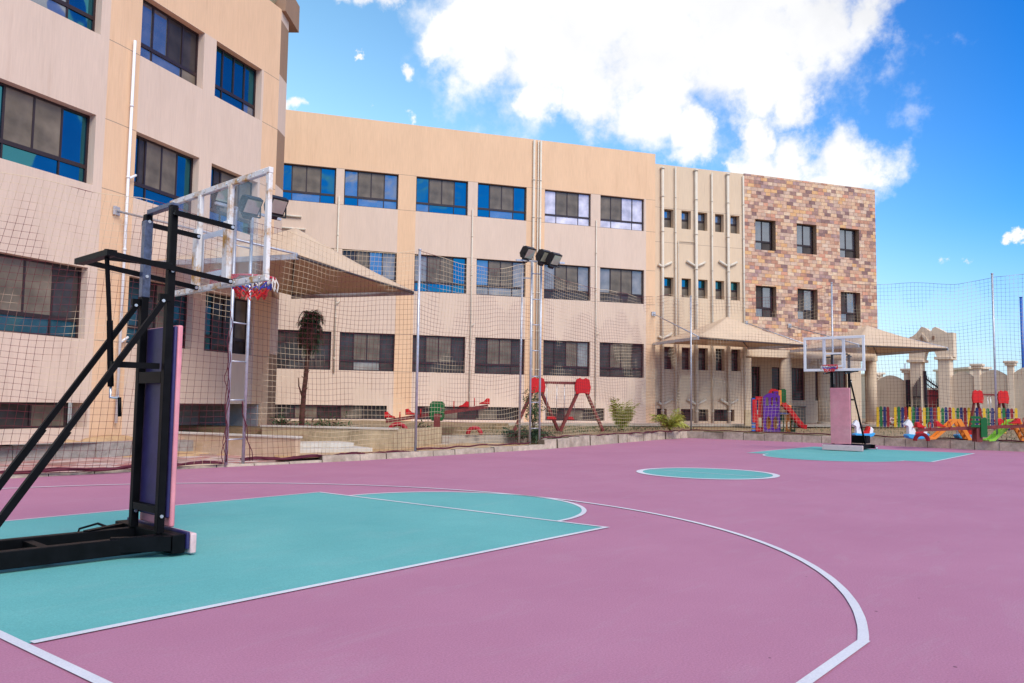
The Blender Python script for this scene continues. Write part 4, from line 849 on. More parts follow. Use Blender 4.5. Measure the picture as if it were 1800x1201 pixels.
q = D(699, 760, 24.2); q.z = .42; tyre(q, rz, 'red half tyre under the left end of the green covered seesaw'); q = D(834, 756, 25.2); q.z = .38; tyre(q, rz, 'red half tyre under the right end of the green covered seesaw', .2)
p = D(1718, 774, 27.2); p.z = .29; seesaw(p, YAW-hp+rad(-3), 3.9, .46, rad(3.2), 'brown seesaw by the rightmost pole with a narrow green back plate', 'small', 0)
q = D(1620, 771, 27.6); q.z = .28; tyre(q, YAW-hp, 'red half tyre in front of the middle rocking horse', .22)
# play castle
def castle():
    p = D(1370, 757, 33.6); o = empty('play_castle', V((p.x, p.y, .34)), YAW-hp+rad(-8), label='purple red and green plastic play castle with red slide by the far kerb', cat='play castle'); s = 33.6/FPX
    X = lambda px: (px-1370)*s; Z = lambda py: (757-py)*s+.05
    def rect(x, z, a, b, c, d): return a < x < b and c < z < d
    w, h = X(1373)-X(1343), Z(690)
    def purple(x, z):
        if z > h-.25*abs(x/w-.5)**1.5*2: return False
        for k in range(3):
            if rect(x, z, .1+k*.2, .2+k*.2, h-.55, h-.2): return False
        for cx_ in (.2, .48):
            if (x-cx_)**2/.011+(z-.36)**2/.07 < 1: return False
        return True
    MB().maskpanel(purple, w, h, .06, 'purple', Matrix.Translation((X(1343), 0, 0))).build('house_panel', o)
    def rr(x, z): return not (rect(x, z, .12, .26, .15, .55) or rect(x, z, .05, .09, .7, 1.3))
    MB().maskpanel(rr, X(1344)-X(1331), Z(696), .08, 'red', Matrix.Translation((X(1331), .15, 0))).build('tower_panel', o)
    MB().maskpanel(lambda x, z: not (z < .35 and .08 < z % .16 < .13), X(1335)-X(1325), Z(700), .3, 'plblue', Matrix.Translation((X(1325), .2, 0))).build('corner_post', o)
    MB().maskpanel(lambda x, z: True, X(1334)-X(1325)-.02, Z(702)-.35, .05, 'red', Matrix.Translation((X(1325)+.01, .13, .37))).build('tower_panel', o)
    aw, ah = X(1374)-X(1355), Z(683)-Z(712)
    MB().maskpanel(lambda x, z: (z < ah-.22 or (x-aw/2)**2+(z-ah+.22)**2 < .22**2) and not (abs(x-aw/2) < .09 and .1 < z < ah-.12), aw, ah, .06, 'red', Matrix.Translation((X(1355), .45, Z(712)))).build('arch_panel', o)
    MB().maskpanel(lambda x, z: not (.08 < x < .15 and .15 < z < .5), X(1376)-X(1363), ah-.1, .06, 'purple', Matrix.Translation((X(1363), .25, Z(712)))).build('side_panel', o)
    gw = X(1386)-X(1374)
    MB().maskpanel(lambda x, z: z < ah-.1 or (x-gw/2)**2+(z-ah+.14)**2 < .14**2, gw, ah+.02, .1, 'green', Matrix.Translation((X(1374), .3, Z(712)))).build('arch_panel', o)
    MB().box((X(1371), .22, Z(714)), (X(1376), .3, Z(686)), 'orange', .01).build('side_panel', o); MB().box((X(1385), .25, Z(725)), (X(1393), .7, Z(712)), 'orange', .02).build('rail_panel', o)
    MB().box((X(1345), .1, .72), (X(1386), .9, .78), 'plblue', .01).build('deck', o)
    for a, m in ((1372, 'green'), (1384, 'orange'), (1391, 'green')): MB().maskpanel(lambda x, z: not (.06 < x < .16 and .12 < z < .42), .22, .72, .06, m, Matrix.Translation((X(a)-.02, .25, 0))).build('lower_panel', o)
    MB().box((X(1350), .3, .0), (X(1368), .34, .7), 'orange').build('inner_panel', o)
    mb = MB(); n = 14; P1 = V((X(1376), .0, Z(711))); P2 = V((X(1413), -.15, .09)); dv = P2-P1; w_ = .27
    for i in range(n):
        def pp(t, y): 
            x = P1+dv*t; z = P1.z+(P2.z-P1.z)*(t if t < .85 else .85+(t-.85)*.35)+(.03*math.sin(t*math.pi*2)); return V((x.x, x.y+y, z))
        t0, t1 = i/n, (i+1)/n
        mb.face([pp(t0, -w_), pp(t1, -w_), pp(t1, w_), pp(t0, w_)], 'red', True)
        for y in (-w_, w_):
            a, b = pp(t0, y), pp(t1, y); mb.bar(a+V((0, 0, .03)), b+V((0, 0, .03)), .05, .17, 'red')
    mb.build('slide', o)
castle()
def horse(p, rz, label, s=1.0, flip=1):
    o = empty('rocking_horse', p, rz, label=label, cat='rocking horse', group='plastic rocking horses'); Mx = Matrix.Diagonal((s*flip, s, s, 1))
    base = [(-.42, .13), (-.36, .04), (-.2, 0), (.15, 0), (.33, .06), (.42, .17), (.36, .2), (.2, .15), (-.2, .14), (-.36, .18)]
    body = [(-.34, .16), (-.2, .12), (.2, .13), (.36, .18), (.38, .34), (.30, .42), (.22, .38), (.18, .26), (-.08, .24), (-.14, .36), (-.16, .52), (-.22, .62), (-.28, .64), (-.30, .69), (-.34, .63), (-.46, .52), (-.44, .46), (-.34, .49), (-.30, .42), (-.32, .3)]
    seat = [(-.10, .13), (.18, .13), (.24, .40), (.18, .46), (.10, .28), (-.08, .25)]
    for nme, pts, m, t in (('rocker', base, 'skyplastic', .30), ('body', body, 'white', .17), ('seat', seat, 'red', .26)):
        mb = MB(); mb.prism(pts, t, m, Mx, .02); mb.build(nme, o)
    mb = MB(); mb.tube([V((-.17*s*flip, -.15, .42*s)), V((-.17*s*flip, .15, .42*s))], .02, 'red', 8); mb.build('handle', o)
    return o
for px, py, dp, s, lab in ((1518, 768, 29.0, .9, 'rocking horse half hidden behind the distant hoop post'), (1611, 768, 28.4, .98, 'rocking horse between the distant hoop and the brown seesaw'), (1699, 769, 28.8, 1.0, 'rocking horse behind the legs of the orange slide')):
    p = D(px, py, dp); horse(V((p.x, p.y, .31)), YAW-hp+rad(5), lab, s)
def tslide(p, rz, m1_, m2_, label, s=1.0):
    o = empty('toddler_slide', p, rz, label=label, cat='slide', group='small plastic toddler slides')
    mb = MB(); pts = [(-.95, .06), (-.8, .10), (-.35, .50), (-.12, .72), (.1, .74), (.1, .66), (-.08, .64), (-.3, .40), (-.75, .02), (-.95, .0)]
    mb.prism([(x*s, z*s) for x, z in pts], .05, m1_, Matrix.Translation((0, -.16*s, 0))); mb.prism([(x*s, z*s) for x, z in pts], .05, m1_, Matrix.Translation((0, .16*s, 0)))
    for (a, b) in zip(pts[6:9], pts[7:10]): mb.bar((a[0]*s, 0, a[1]*s+.03), (b[0]*s, 0, b[1]*s+.03), .3*s, .03, m1_, up=(0, 0, 1))
    mb.build('chute', o)
    for y in (-.16, .16): MB().prism([(-.02*s, .72*s), (.12*s, .74*s), (.46*s, .05*s), (.46*s, 0), (.34*s, 0), (.0, .62*s)], .06, m2_, Matrix.Translation((0, y*s, 0)), .01).build('side_frame', o)
    for k in range(3): t = .2+.25*k; MB().box(((.44-.35*t)*s-.03, -.13*s, t*.72*s), ((.44-.35*t)*s+.03, .13*s, t*.72*s+.05), m2_).build('step', o)
    return o
p = D(1680, 770, 28.3); tslide(V((p.x, p.y, .30)), YAW-hp+rad(-4), 'orange', 'orange', 'all orange toddler slide left of the rightmost pole', .98)
p = D(1782, 772, 27.6); tslide(V((p.x, p.y, .30)), YAW-hp+rad(3), 'lime', 'orange', 'lime green toddler slide with orange ladder at the right edge', 1.02)
# spring rider behind seesaw
p = D(1765, 745, 33); o = empty('spring_rider', V((p.x, p.y, .40)), YAW-hp, label='small red and yellow spring rider behind the lime slide', cat='spring rider')
MB().tube([(.07*math.cos(a), .07*math.sin(a), a*.011) for a in [k*.5 for k in range(50)]], .012, 'yellow', 5).build('spring', o)
MB().prism([(-.3, .28), (.3, .28), (.35, .4), (.2, .42), (.0, .40), (-.15, .62), (-.3, .6), (-.34, .5), (-.24, .42)], .18, 'red', None, .02).build('body', o)
# ------------------------------------------------------------------ PICKET FENCE
pA, pB = D(1543, 745, 41), D(1786, 749, 38.5); ang = math.atan2(pB.y-pA.y, pB.x-pA.x); LF = (V((pB.x, pB.y, 0))-V((pA.x, pA.y, 0))).length
fo = empty('picket_fence', V((pA.x, pA.y, .5)), ang, label='low picket fence painted yellow green navy and red', cat='fence'); fm = ['yellow', 'greenpaint', 'navypaint', 'redpaint']
n = 38; gap = (4, 5)
for i in range(n):
    if i == 4: continue
    x = LF*i/(n-1); w_ = .062; hh = .95+random.uniform(-.02, .02); MB().prism([(-w_, -.06), (w_, -.06), (w_, hh-.05), (w_*.5, hh), (-w_*.5, hh), (-w_, hh-.05)], .03, fm[i % 4 if i < 4 else (i-5) % 4], Matrix.Translation((x, -.03, 0)) @ Matrix.Rotation(random.uniform(-.02, .02), 4, 'Y')).build('picket', fo)
for z in (.18, .72):
    for a, b in ((0, 3.4/(n-1)), (4.6/(n-1), 1)): MB().box((LF*a, .0, z), (LF*b, .03, z+.07), 'navypaint').build('rail', fo)
# ------------------------------------------------------------------ BOUNDARY WALL AND GATE
def wpt(px, dep): q = D(px, 722, dep); return V((q.x, q.y, 0))
DW = 48; WA, WB = wpt(1520, 50), wpt(1830, 44); WP = Plane(WA, math.atan2(WB.y-WA.y, WB.x-WA.x))
bw = empty('boundary_wall', WA, WP.a, label='tan boundary wall with arched panels and capped piers at right', cat='wall')
def wz(px, py): return WP.z(px, py)
def wu(px): return WP.u(px, 700)
ztopw = wz(1700, 652)
segs = [(1541, 1590), (1672, 1713), (1722, 1772), (1782, 1835)]
for a, b in segs:
    ua, ub = wu(a), wu(b); zt_ = {1541: wz(1565, 660), 1672: wz(1692, 653), 1722: wz(1747, 650), 1782: wz(1800, 645)}[a]
    pts = [(ua, .2), (ub, .2)]+[(ua+(ub-ua)*(1-k/12), zt_-.35+.35*math.sin(math.pi*k/12)) for k in range(13)]
    MB().prism(pts, .22, 'beigewall', Matrix.Translation((0, .11, 0))).build('panel', bw)
for a, b, yt in ((1530, 1541, 665), (1590, 1601, 656), (1713, 1724, 648), (1772, 1783, 643)):
    ua, ub = wu(a), wu(b); zt_ = wz(a, yt); mb = MB(); mb.box((ua, -.06, .2), (ub, .32, zt_), 'stonecap', .01); mb.box((ua-.1, -.16, zt_), (ub+.1, .42, zt_+.14), 'stonecap', .02); mb.box((ua-.16, -.22, zt_+.14), (ub+.16, .48, zt_+.26), 'stonecap', .02); mb.build('pier', bw)
ga = empty('gate_arch', WA, WP.a, label='pale stone gate arch with stepped pointed top over the black gate', cat='gateway')
for a, b, yt, nme in ((1603, 1622, 637, 0), (1652, 1672, 632, 0)):
    ua, ub = wu(a), wu(b); zt_ = wz(a, yt); mb = MB(); mb.box((ua, -.25, .2), (ub, .65, zt_), 'stonecap', .01); mb.box((ua-.16, -.38, zt_-.02), (ub+.16, .8, zt_+.14), 'stonecap', .02); mb.build('pillar', ga)
out = [(1599, 636), (1599, 597), (1606, 594), (1613, 588), (1621, 577.5), (1628, 580), (1637, 587), (1641, 580), (1645, 578), (1655, 583), (1664, 588), (1677, 588), (1677.5, 631), (1648, 631), (1644, 622), (1638, 617), (1631, 617), (1627, 624), (1624, 636)]
zs_ = [(WP.u(x, y), wz(x, y)+.1) for x, y in out]; MB().prism(zs_, .7, 'stonecap', Matrix.Translation((0, .2, 0))).build('arch', ga)
ol = [(1613, 596), (1621, 585), (1629, 593), (1634, 602), (1631, 602), (1621, 590), (1615, 598)]; MB().prism([(WP.u(x, y), wz(x, y)) for x, y in ol], .08, 'stonecap', Matrix.Translation((0, -.18, 0))).build('moulding', ga)
MB().prism([(WP.u(x, y), wz(x, y)) for x, y in ((1619, 600), (1621, 593), (1625, 600))], .05, 'brownplaster', Matrix.Translation((0, -.18, 0))).build('niche', ga)
MB().prism([(WP.u(x, y), wz(x, y)) for x, y in ((1640, 598), (1644, 598), (1644, 591), (1640, 591))], .05, 'brownplaster', Matrix.Translation((0, -.17, 0))).build('niche', ga)
MB().box((wu(1656), -.22, .2), (wu(1673), .5, wz(1660, 662)), 'beigewall').build('buttress', ga)
ig = empty('iron_gate', WA, WP.a, label='black wrought iron double gate standing ajar inside the stone arch', cat='gate')
ua, ub, uc = wu(1623), wu(1651), wu(1626)
mb = MB(); n = 10
gz = lambda t: wz(1630, 657)-.75*t**.8
for i in range(n+1):
    x = ua+(ub-ua)*i/n; t = i/n; zt_ = gz(t); mb.tube([(x, .2, .5), (x, .2, zt_)], .014, 'iron', 5)
    mb.tube([(x, .2, zt_), (x, .2, zt_+.16)], .025, 'iron', 5, .002)
pts = [(ua+(ub-ua)*i/n, .2, gz(i/n)-.12) for i in range(n+1)]; mb.tube(pts, .05, 'iron', 6); mb.tube([(x, y, z-.28) for x, y, z in pts], .03, 'iron', 6)
for z in (.6, 1.3, 1.42, 2.1): mb.box((ua, .18, z), (ub, .22, z+.06), 'iron')
mb.box((ua+.0, .15, .5), (ua+.14, .25, wz(1625, 652)), 'iron'); mb.box((ub-.08, .15, .5), (ub, .25, wz(1625, 668)), 'iron'); mb.build('gate_leaf', ig)
mb = MB(); a, b = wu(1594), wu(1603)
for i in range(7): x = a+(b-a)*i/6; mb.tube([(x, -.1, .5), (x, -.1, wz(1598, 668))], .025, 'iron', 5)
for z in (1.0, 1.6, 2.2, 2.8): mb.box((a, -.13, z), (b, -.07, z+.12), 'iron')
mb.box((a, -.02, .5), (b, .0, wz(1598, 670)), 'iron'); mb.build('gate_leaf', ig)
mb = MB(); a, b = wu(1609), wu(1622)
for i in range(7): x = a+(b-a)*i/6; mb.tube([(x, -.4, .5), (x, -.4, wz(1612, 680)+i*.10)], .025, 'iron', 5)
for z in (.6, 1.4, 2.0): mb.box((a, -.43, z), (b, -.37, z+.1), 'iron')
mb.build('gate_leaf', ig)
# things beyond the wall
def far(px0, px1, py, dep, m, label, cat='building', name='distant_house'):
    a = D(px0, py, dep); b = D(px1, py, dep); an = math.atan2(b.y-a.y, b.x-a.x); o = empty(name, V((a.x, a.y, 0)), an, label=label, cat=cat); L_ = (V((b.x, b.y, 0))-V((a.x, a.y, 0))).length
    MB().box((0, 0, 0), (L_, 6, a.z-.2), m).build('wall', o); MB().box((-.2, -.2, a.z-.2), (L_+.2, 6.2, a.z), 'stonecap', .03).build('roof', o)
    w_ = MB(); 
    for k in range(max(1, int(L_/3))): w_.box((.8+k*3, -.02, a.z-2.4), (1.9+k*3, .02, a.z-1.0), 'gdark')
    w_.build('window', o)
    return o
far(1704, 1738, 645, 75, 'beigewall', 'distant pale building peeking over the wall right of the gate arch')
o = far(1632, 1650, 682, 80, 'redpaint', 'distant dark red brick building seen through the iron gate')
o = far(1541, 1552, 655, 90, 'beigewall', 'distant low building beyond the wall beside the stone wing')
for px, py, l_ in ((1591, 640, 'thin dark post rising behind the wall left of the gate arch'),):
    a = D(px, py, 70); gpole(V((a.x, a.y, 0)), .3, a.z, l_, .06, 'galv', 'post', None)
# dark storage box by the loggia, rubble heap
p = D(1402, 747, 40.5); o = empty('storage_bin', V((p.x, p.y, .5)), YAW-hp+rad(-10), label='dark plastic bin against the stone wing wall behind the slide', cat='bin'); MB().box((-.35, -.25, 0), (.35, .25, .85), 'drum', .04).build('body', o); MB().box((-.38, -.28, .852), (.38, .28, .93), 'drum', .02).build('lid', o)
p = D(1330, 748, 38.6); o = empty('wooden_crate', V((p.x, p.y, .45)), YAW-hp+rad(-10), label='beige plywood crate beside the play castle at the loggia pier', cat='crate'); MB().box((-.55, -.3, 0), (.2, .3, .75), 'planter', .015).build('crate_body', o)
mb = MB()
for k in range(60):
    x, y = random.gauss(0, .55), random.gauss(0, .3); r = random.uniform(.06, .14); mb.ball((x, y, .04+.5*max(0, 1-abs(x)/1.1)*random.random()), r, random.choice(['palepink', 'concrete', 'redpaint']), (1, .8, .6), 6)
p = D(1570, 744, 43); mb.build('rubble', loc=V((p.x, p.y, .5)), kind='stuff')
# sand swept against the ramp wall, and a gathered edge of net hanging on the mast
mb = MB()
for k in range(42):
    t = k/41; a = G(232+(585-232)*t, 800-8*t+random.uniform(-6, 3), .05); mb.ball((a.x, a.y, .02), random.uniform(.25, .45), 'orangesand', (1.2, .8, random.uniform(.12, .34)), 10)
for k in range(14):
    a = L2.w(random.uniform(-1.2, 1.0), .30, -.25); mb.ball((a.x, a.y, .33), random.uniform(.2, .4), 'orangesand', (1.2, .7, random.uniform(.2, .5)), 10)
mb.build('sand_drift', kind='stuff')
# ------------------------------------------------------------------ PLANTS
def blade(mb, p, d, L_, w, m, droop, up=.6, n=4):
    d = V(d).normalized(); s = d.cross(V((0, 0, 1))).normalized(); prev = None; pos = V(p); v = (d+V((0, 0, up))).normalized()
    for i in range(n+1):
        t = i/n; ww = w*(1-t)*(.6+.4*math.sin(math.pi*min(1, t+.3)))+.002; a, b = pos-s*ww, pos+s*ww
        if prev: mb.face([prev[0], prev[1], b, a], m)
        prev = (a, b); pos = pos+v*(L_/n); v = (v+V((0, 0, -droop/n))).normalized()
def frond(mb, p, d, L_, m, droop, up, leaf=.28, n=12, lw=.02):
    d = V(d).normalized(); v = (d+V((0, 0, up))).normalized(); pos = V(p); pts = [pos.copy()]
    for i in range(n):
        pos = pos+v*(L_/n); v = (v+V((0, 0, -droop/n))).normalized(); pts.append(pos.copy())
    mb.tube(pts, .012, m, 4, .003)
    for i in range(2, n+1):
        s = (pts[i]-pts[i-1]).normalized().cross(V((0, 0, 1)))
        if s.length < .05: s = V((1, 0, 0))
        s.normalize(); tdir = (pts[i]-pts[i-1]).normalized(); l_ = leaf*(math.sin(math.pi*(i/(n+1)))**.5+.15)
        for sg in (-1, 1):
            for kk in (0, .5):
                a = pts[i-1]+(pts[i]-pts[i-1])*kk; e_ = a+(s*sg*.8+tdir*.8+V((0, 0, random.uniform(-.75, -.1)))).normalized()*l_*random.uniform(.8, 1.1)
                mid = (a+e_)/2+V((0, 0, .03)); wv = tdir.cross((e_-a)).normalized().cross((e_-a).normalized())*lw
                mb.face([a, mid+wv, e_, mid-wv], m)
def palm():
    p = D(530, 745, 23.6); o = empty('palm_tree', V((p.x, p.y, .5)), 0, label='slender palm with a drooping dark crown in the planter', cat='palm'); top = D(547, 562, 23.6)-o.location
    mb = MB(); T = [(0, 0, 0), (.02, 0, .5), (.05, .0, 1.1), (top.x*.45, top.y*.45, top.z*.5), (top.x, top.y, top.z)]; mb.tube(T, .085, 'trunk', 10, .06)
    for k in range(16): z = .15+.16*k; f = z/top.z; a = random.random()*6.3; mb.tube([(top.x*f, top.y*f, z), (top.x*f+.13*math.cos(a), top.y*f+.13*math.sin(a), z+.12)], .018, 'trunk', 5, .006)
    mb.tube([(.02, 0, .9), (-.12, .02, 1.25), (-.15, .02, 1.5)], .03, 'trunk', 6, .01)
    mb.tube([(top.x*.6, top.y*.6, 1.9), (top.x*.6-.35, top.y*.6+.2, 1.98)], .02, 'trunk', 6, .008); mb.build('trunk', o)
    mb = MB()
    for k in range(64):
        a = random.uniform(0, 6.28); up = random.uniform(.6, 3.2); frond(mb, top+V((0, 0, random.uniform(-.75, .15))), (math.cos(a), math.sin(a), 0), random.uniform(.4, .75), 'palmleaf', random.uniform(3.5, 8.5), random.uniform(2.0, 6), random.uniform(.14, .26), 11, .011)
    mb.build('crown', o)
    mb = MB()
    for k in range(16):
        a = random.uniform(0, 6.28); frond(mb, top-V((0, 0, .1)), (math.cos(a)*.5, math.sin(a)*.5, 0), random.uniform(.7, 1.1), 'trunk', 5, .1, .12, 8, .01)
    mb.build('dead_fronds', o)
palm()
def bush(px, py, dep, z, label, L_, nfr, m, droop=1.2, up=(.8, 3), leaf=.2, name='potted_palm', cat='shrub', lw=.016):
    p = D(px, py, dep); o = empty(name, V((p.x, p.y, z)), 0, label=label, cat=cat); mb = MB()
    for k in range(nfr):
        a = random.uniform(0, 6.28); frond(mb, (random.gauss(0, .04), random.gauss(0, .04), 0), (math.cos(a), math.sin(a), 0), L_*random.uniform(.6, 1.05), m, droop*random.uniform(.6, 1.4), random.uniform(*up), leaf, 9, lw)
    mb.build('foliage', o); MB().tube([(0, 0, -.05), (0, 0, .14)], .05, 'trunk', 8, .03).build('stem', o); return o
bush(1093, 748, 32, .42, 'yellow green feathery palm shrub right of the red swing', 1.25, 26, 'yellowleaf', .9, (1.6, 5), .30, 'palm_shrub')
bush(1178, 755, 33, .40, 'yellow green palm shrub in front of the service wing', 1.05, 22, 'yellowleaf', 1.3, (.9, 3.5), .30, 'palm_shrub')
bush(940, 765, 25.6, .33, 'dark spiky cycad at the foot of the middle mast', .75, 26, 'palmleaf', 1.6, (.3, 1.4), .16, 'cycad')
bush(905, 762, 26.2, .35, 'small dark spiky cycad left of the middle mast', .55, 18, 'palmleaf', 1.6, (.3, 1.4), .14, 'cycad')
def shrub(px, py, dep, z, label, H, W_, n, m='leaf', name='shrub', stems=5):
    p = D(px, py, dep); o = empty(name, V((p.x, p.y, z)), 0, label=label, cat='shrub'); mb = MB(); tips = []
    for k in range(stems):
        a = random.uniform(0, 6.28); r = W_*random.uniform(.2, .9); t = V((r*math.cos(a), r*math.sin(a), H*random.uniform(.5, 1))); mb.tube([(0, 0, 0), t*.5+V((0, 0, .05)), t], .015, 'bark_twig', 5, .005); tips += [t*f for f in (.45, .6, .75, .9, 1)]
    mb.build('branches', o); mb = MB()
    for k in range(n):
        c = random.choice(tips)+V((random.gauss(0, .09), random.gauss(0, .09), random.gauss(0, .09))); d = V((random.gauss(0, 1), random.gauss(0, 1), random.gauss(0, .8))).normalized(); s = d.cross(V((random.random(), random.random(), random.random()))).normalized(); q = .07
        mb.face([c, c+d*q+s*q*.25, c+d*q*2, c+d*q-s*q*.25], m)
    mb.build('foliage', o); return o
shrub(938, 755, 27.0, .36, 'tall thin leafy shrub climbing behind the middle mast', 1.55, .35, 320, stems=7)
shrub(745, 752, 25.8, .36, 'small bright green shrub left of the green seesaw cover', .35, .15, 60, 'green', stems=3)
shrub(503, 742, 23.2, .56, 'low straggly green shrub left of the palm in the planter', .28, .5, 160, stems=6)
shrub(578, 745, 23.2, .56, 'low straggly green shrub right of the palm in the planter', .22, .7, 140, stems=6)
# ground cover tufts
mb = MB()
for k in range(2600):
    t = random.random()
    if t < .35: p = MP.w(random.uniform(3, 17.5), 0, random.uniform(-4.5, -1.7))
    elif t < .7: p = V((random.uniform(18.5, 30), 0, 0)); p.y = 8.6+random.uniform(.2, 4)+(p.x-18)*.05
    else: p = V((random.uniform(30.5, 38), random.uniform(-9, 6), 0))
    z = .33+.012*max(0, (p-V((30, 0, 0))).x)+(.05 if t < .35 else 0)
    for j in range(3):
        a = random.random()*6.3; d = V((math.cos(a), math.sin(a), 2)).normalized()*random.uniform(.04, .11); s = V((-math.sin(a), math.cos(a), 0))*.008; q = V((p.x, p.y, z))
        mb.face([q-s, q+s, q+d], 'leaf')
mb.build('grass', kind='stuff')
# ------------------------------------------------------------------ SKY, SUN, CAMERA
SUN_EL, SUN_AZ = 46, 252     # degrees; azimuth measured from +X towards +Y (where the sun stands)
w = bpy.data.worlds.new('World'); S.world = w; w.use_nodes = True; nt = w.node_tree; L = nt.links.new
bg = nt.nodes['Background']; sky = N(nt, 'ShaderNodeTexSky'); sky.sky_type = 'NISHITA'; sky.sun_disc = False; sky.sun_elevation = rad(SUN_EL); sky.sun_rotation = rad(90-SUN_AZ); sky.air_density = 1.0; sky.dust_density = .4; sky.ozone_density = 2.2
tc = N(nt, 'ShaderNodeTexCoord')
nz = N(nt, 'ShaderNodeTexNoise'); nz.inputs['Scale'].default_value = 5.5; nz.inputs['Detail'].default_value = 12; nz.inputs['Roughness'].default_value = .58; L(tc.outputs['Generated'], nz.inputs['Vector'])
nw = N(nt, 'ShaderNodeTexNoise'); nw.inputs['Scale'].default_value = 16; nw.inputs['Detail'].default_value = 10; nw.inputs['Roughness'].default_value = .6; L(tc.outputs['Generated'], nw.inputs['Vector'])
cur = None
BL = [(790, 60, 60), (860, 100, 95), (980, 60, 150), (960, 170, 60), (1050, 180, 85), (1150, 60, 190), (1150, 175, 95), (1210, 250, 50), (1300, 60, 170), (1330, 150, 95), (1420, 60, 140), (1520, 30, 95), (1395, 190, 62), (1340, 235, 50), (1000, -60, 300), (1300, -80, 320),
      (1330, 300, 70), (1400, 290, 78), (1480, 300, 82), (1530, 308, 46), (1285, 290, 34), (1450, 360, 80), (725, 125, 26), (650, 195, 16), (718, 210, 20), (512, 183, 26), (660, 0, 45), (628, 97, 12), (610, -10, 40), (1775, 452, 16), (1690, 458, 14), (690, 190, 14)]
wn = N(nt, 'ShaderNodeTexNoise'); wn.inputs['Scale'].default_value = 9; wn.inputs['Detail'].default_value = 9; wn.inputs['Roughness'].default_value = .62; L(tc.outputs['Generated'], wn.inputs['Vector'])
ws = N(nt, 'ShaderNodeVectorMath', operation='SUBTRACT'); L(wn.outputs['Color'], ws.inputs[0]); ws.inputs[1].default_value = (.5, .5, .5)
wm = N(nt, 'ShaderNodeVectorMath', operation='MULTIPLY_ADD'); L(ws.outputs[0], wm.inputs[0]); wm.inputs[1].default_value = (.13, .13, .13); L(tc.outputs['Generated'], wm.inputs[2])
for x, y, r in BL:
    d = ray(x, y).normalized(); vm = N(nt, 'ShaderNodeVectorMath', operation='DISTANCE'); L(wm.outputs[0], vm.inputs[0]); vm.inputs[1].default_value = d
    ma = N(nt, 'ShaderNodeMath', operation='MULTIPLY_ADD'); L(vm.outputs['Value'], ma.inputs[0]); ma.inputs[1].default_value = -FPX/r*.66; ma.inputs[2].default_value = 1.0 if r > 46 else .86
    if cur is None: cur = ma.outputs[0]
    else:
        mx = N(nt, 'ShaderNodeMath', operation='MAXIMUM'); L(cur, mx.inputs[0]); L(ma.outputs[0], mx.inputs[1]); cur = mx.outputs[0]
# unseen clouds added behind the camera for the panes to reflect
n3 = N(nt, 'ShaderNodeTexNoise'); n3.inputs['Scale'].default_value = 1.6; n3.inputs['Detail'].default_value = 3; L(tc.outputs['Generated'], n3.inputs['Vector'])
g3 = N(nt, 'ShaderNodeMath', operation='MULTIPLY_ADD'); L(n3.outputs['Fac'], g3.inputs[0]); g3.inputs[1].default_value = 3.0; g3.inputs[2].default_value = -.95
dv = N(nt, 'ShaderNodeVectorMath', operation='DOT_PRODUCT'); L(tc.outputs['Generated'], dv.inputs[0]); dv.inputs[1].default_value = (-Fd.x, -Fd.y, .1)
bk = N(nt, 'ShaderNodeMath', operation='GREATER_THAN'); L(dv.outputs['Value'], bk.inputs[0]); bk.inputs[1].default_value = -.2
gm = N(nt, 'ShaderNodeMath', operation='MULTIPLY'); L(g3.outputs[0], gm.inputs[0]); L(bk.outputs[0], gm.inputs[1])
mxx = N(nt, 'ShaderNodeMath', operation='MAXIMUM'); L(cur, mxx.inputs[0]); L(gm.outputs[0], mxx.inputs[1]); cur = mxx.outputs[0]
sm_ = N(nt, 'ShaderNodeMath', operation='MULTIPLY_ADD'); L(nz.outputs['Fac'], sm_.inputs[0]); sm_.inputs[1].default_value = .7; sm_.inputs[2].default_value = -.20
s2_ = N(nt, 'ShaderNodeMath', operation='MULTIPLY_ADD'); L(nw.outputs['Fac'], s2_.inputs[0]); s2_.inputs[1].default_value = .8; L(sm_.outputs[0], s2_.inputs[2])
ad = N(nt, 'ShaderNodeMath', operation='ADD'); L(cur, ad.inputs[0]); L(s2_.outputs[0], ad.inputs[1])
rp = N(nt, 'ShaderNodeValToRGB'); rp.color_ramp.interpolation = 'EASE'; rp.color_ramp.elements[0].position = 0; rp.color_ramp.elements[1].position = 1
mr = N(nt, 'ShaderNodeMapRange'); mr.inputs['From Min'].default_value = .90; mr.inputs['From Max'].default_value = 1.26; L(ad.outputs[0], mr.inputs['Value']); L(mr.outputs[0], rp.inputs[0])
# cloud body: bright with soft grey hollows
cr = N(nt, 'ShaderNodeValToRGB'); cr.color_ramp.elements[0].position = .30; cr.color_ramp.elements[0].color = (3.75, 3.8, 3.95, 1); cr.color_ramp.elements[1].position = .55; cr.color_ramp.elements[1].color = (4.6, 4.6, 4.65, 1); L(nz.outputs['Fac'], cr.inputs[0])
gn = N(nt, 'ShaderNodeHueSaturation'); gn.inputs['Saturation'].default_value = 1.25; gn.inputs['Value'].default_value = 1.15; L(sky.outputs[0], gn.inputs['Color'])
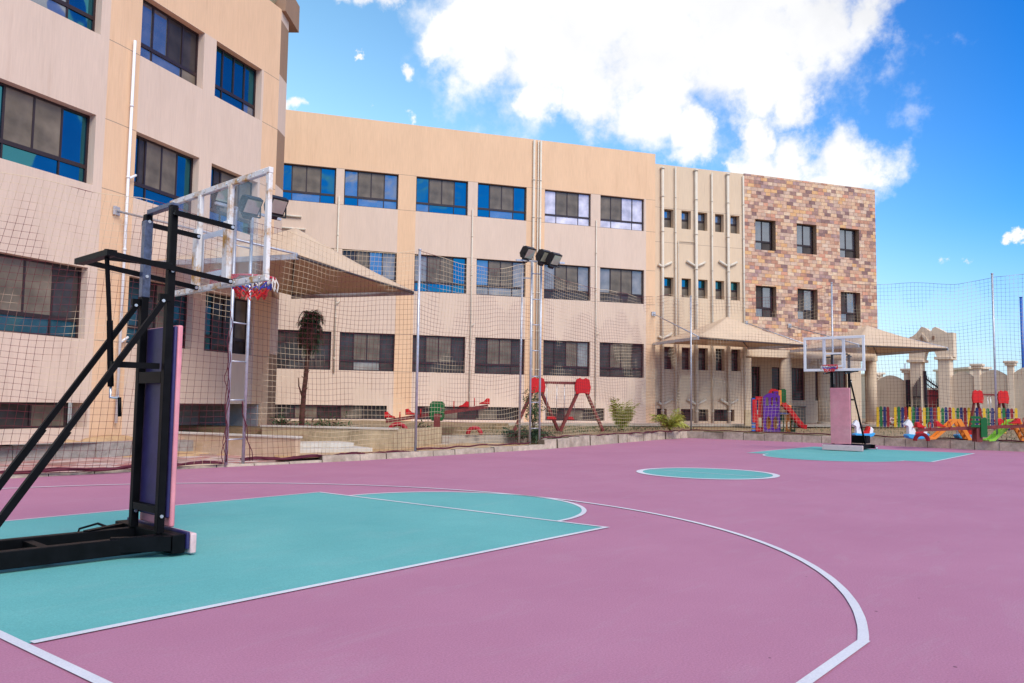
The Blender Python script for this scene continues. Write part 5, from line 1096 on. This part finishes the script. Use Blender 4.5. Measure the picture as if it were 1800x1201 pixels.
# sky tint: paler to the lower left, deeper to the upper right
dd_ = N(nt, 'ShaderNodeVectorMath', operation='DOT_PRODUCT'); L(tc.outputs['Generated'], dd_.inputs[0]); dd_.inputs[1].default_value = (ray(1800, -100).normalized()-ray(700, 500).normalized()).normalized()
tr = N(nt, 'ShaderNodeValToRGB'); te = tr.color_ramp.elements; te[0].position = .30; te[0].color = (1.75, 1.35, .95, 1); te[1].position = 1.0; te[1].color = (.0, .44, .82, 1)
mr2 = N(nt, 'ShaderNodeMapRange'); mr2.inputs['From Min'].default_value = -.75; mr2.inputs['From Max'].default_value = .40; L(dd_.outputs['Value'], mr2.inputs['Value']); L(mr2.outputs[0], tr.inputs[0])
tm = N(nt, 'ShaderNodeMix', data_type='RGBA', blend_type='MULTIPLY'); tm.inputs[0].default_value = 1; L(gn.outputs[0], tm.inputs[6]); L(tr.outputs[0], tm.inputs[7])
sz = N(nt, 'ShaderNodeSeparateXYZ'); L(tc.outputs['Generated'], sz.inputs[0]); hz = N(nt, 'ShaderNodeMapRange'); hz.interpolation_type = 'SMOOTHSTEP'; hz.inputs['From Min'].default_value = .0; hz.inputs['From Max'].default_value = .22; hz.inputs['To Min'].default_value = .7; hz.inputs['To Max'].default_value = 0; L(sz.outputs[2], hz.inputs['Value'])
hm = N(nt, 'ShaderNodeMix', data_type='RGBA'); L(hz.outputs[0], hm.inputs[0]); L(tm.outputs[2], hm.inputs[6]); hm.inputs[7].default_value = (2.7, 3.35, 4.1, 1)
mx = N(nt, 'ShaderNodeMix', data_type='RGBA'); L(rp.outputs[0], mx.inputs[0]); L(hm.outputs[2], mx.inputs[6]); L(cr.outputs[0], mx.inputs[7]); L(mx.outputs[2], bg.inputs[0]); bg.inputs[1].default_value = .148
sl = bpy.data.lights.new('sun', 'SUN'); sl.energy = 2.0; sl.angle = rad(34); sl.color = (1, .90, .78); so = bpy.data.objects.new('sun', sl); COL.objects.link(so)
sd_ = V((math.cos(rad(SUN_EL))*math.cos(rad(SUN_AZ)), math.cos(rad(SUN_EL))*math.sin(rad(SUN_AZ)), math.sin(rad(SUN_EL)))); so.rotation_euler = sd_.to_track_quat('Z', 'Y').to_euler()
cd = bpy.data.cameras.new('camera'); cd.sensor_width = 36; cd.sensor_fit = 'HORIZONTAL'; cd.lens = FPX/1800*36; cd.clip_end = 2000; cd.clip_start = .05
co = bpy.data.objects.new('camera', cd); COL.objects.link(co)
co.matrix_world = Matrix.Translation(CAM) @ Matrix(((R2.x, U2.x, -Fd.x), (R2.y, U2.y, -Fd.y), (R2.z, U2.z, -Fd.z))).to_4x4(); S.camera = co
S.view_settings.view_transform = 'Standard'; S.view_settings.look = 'None'; S.view_settings.exposure = 0.69; S.view_settings.gamma = 1
S.render.engine = 'CYCLES'; S.cycles.transparent_max_bounces = 12; S.cycles.max_bounces = 6
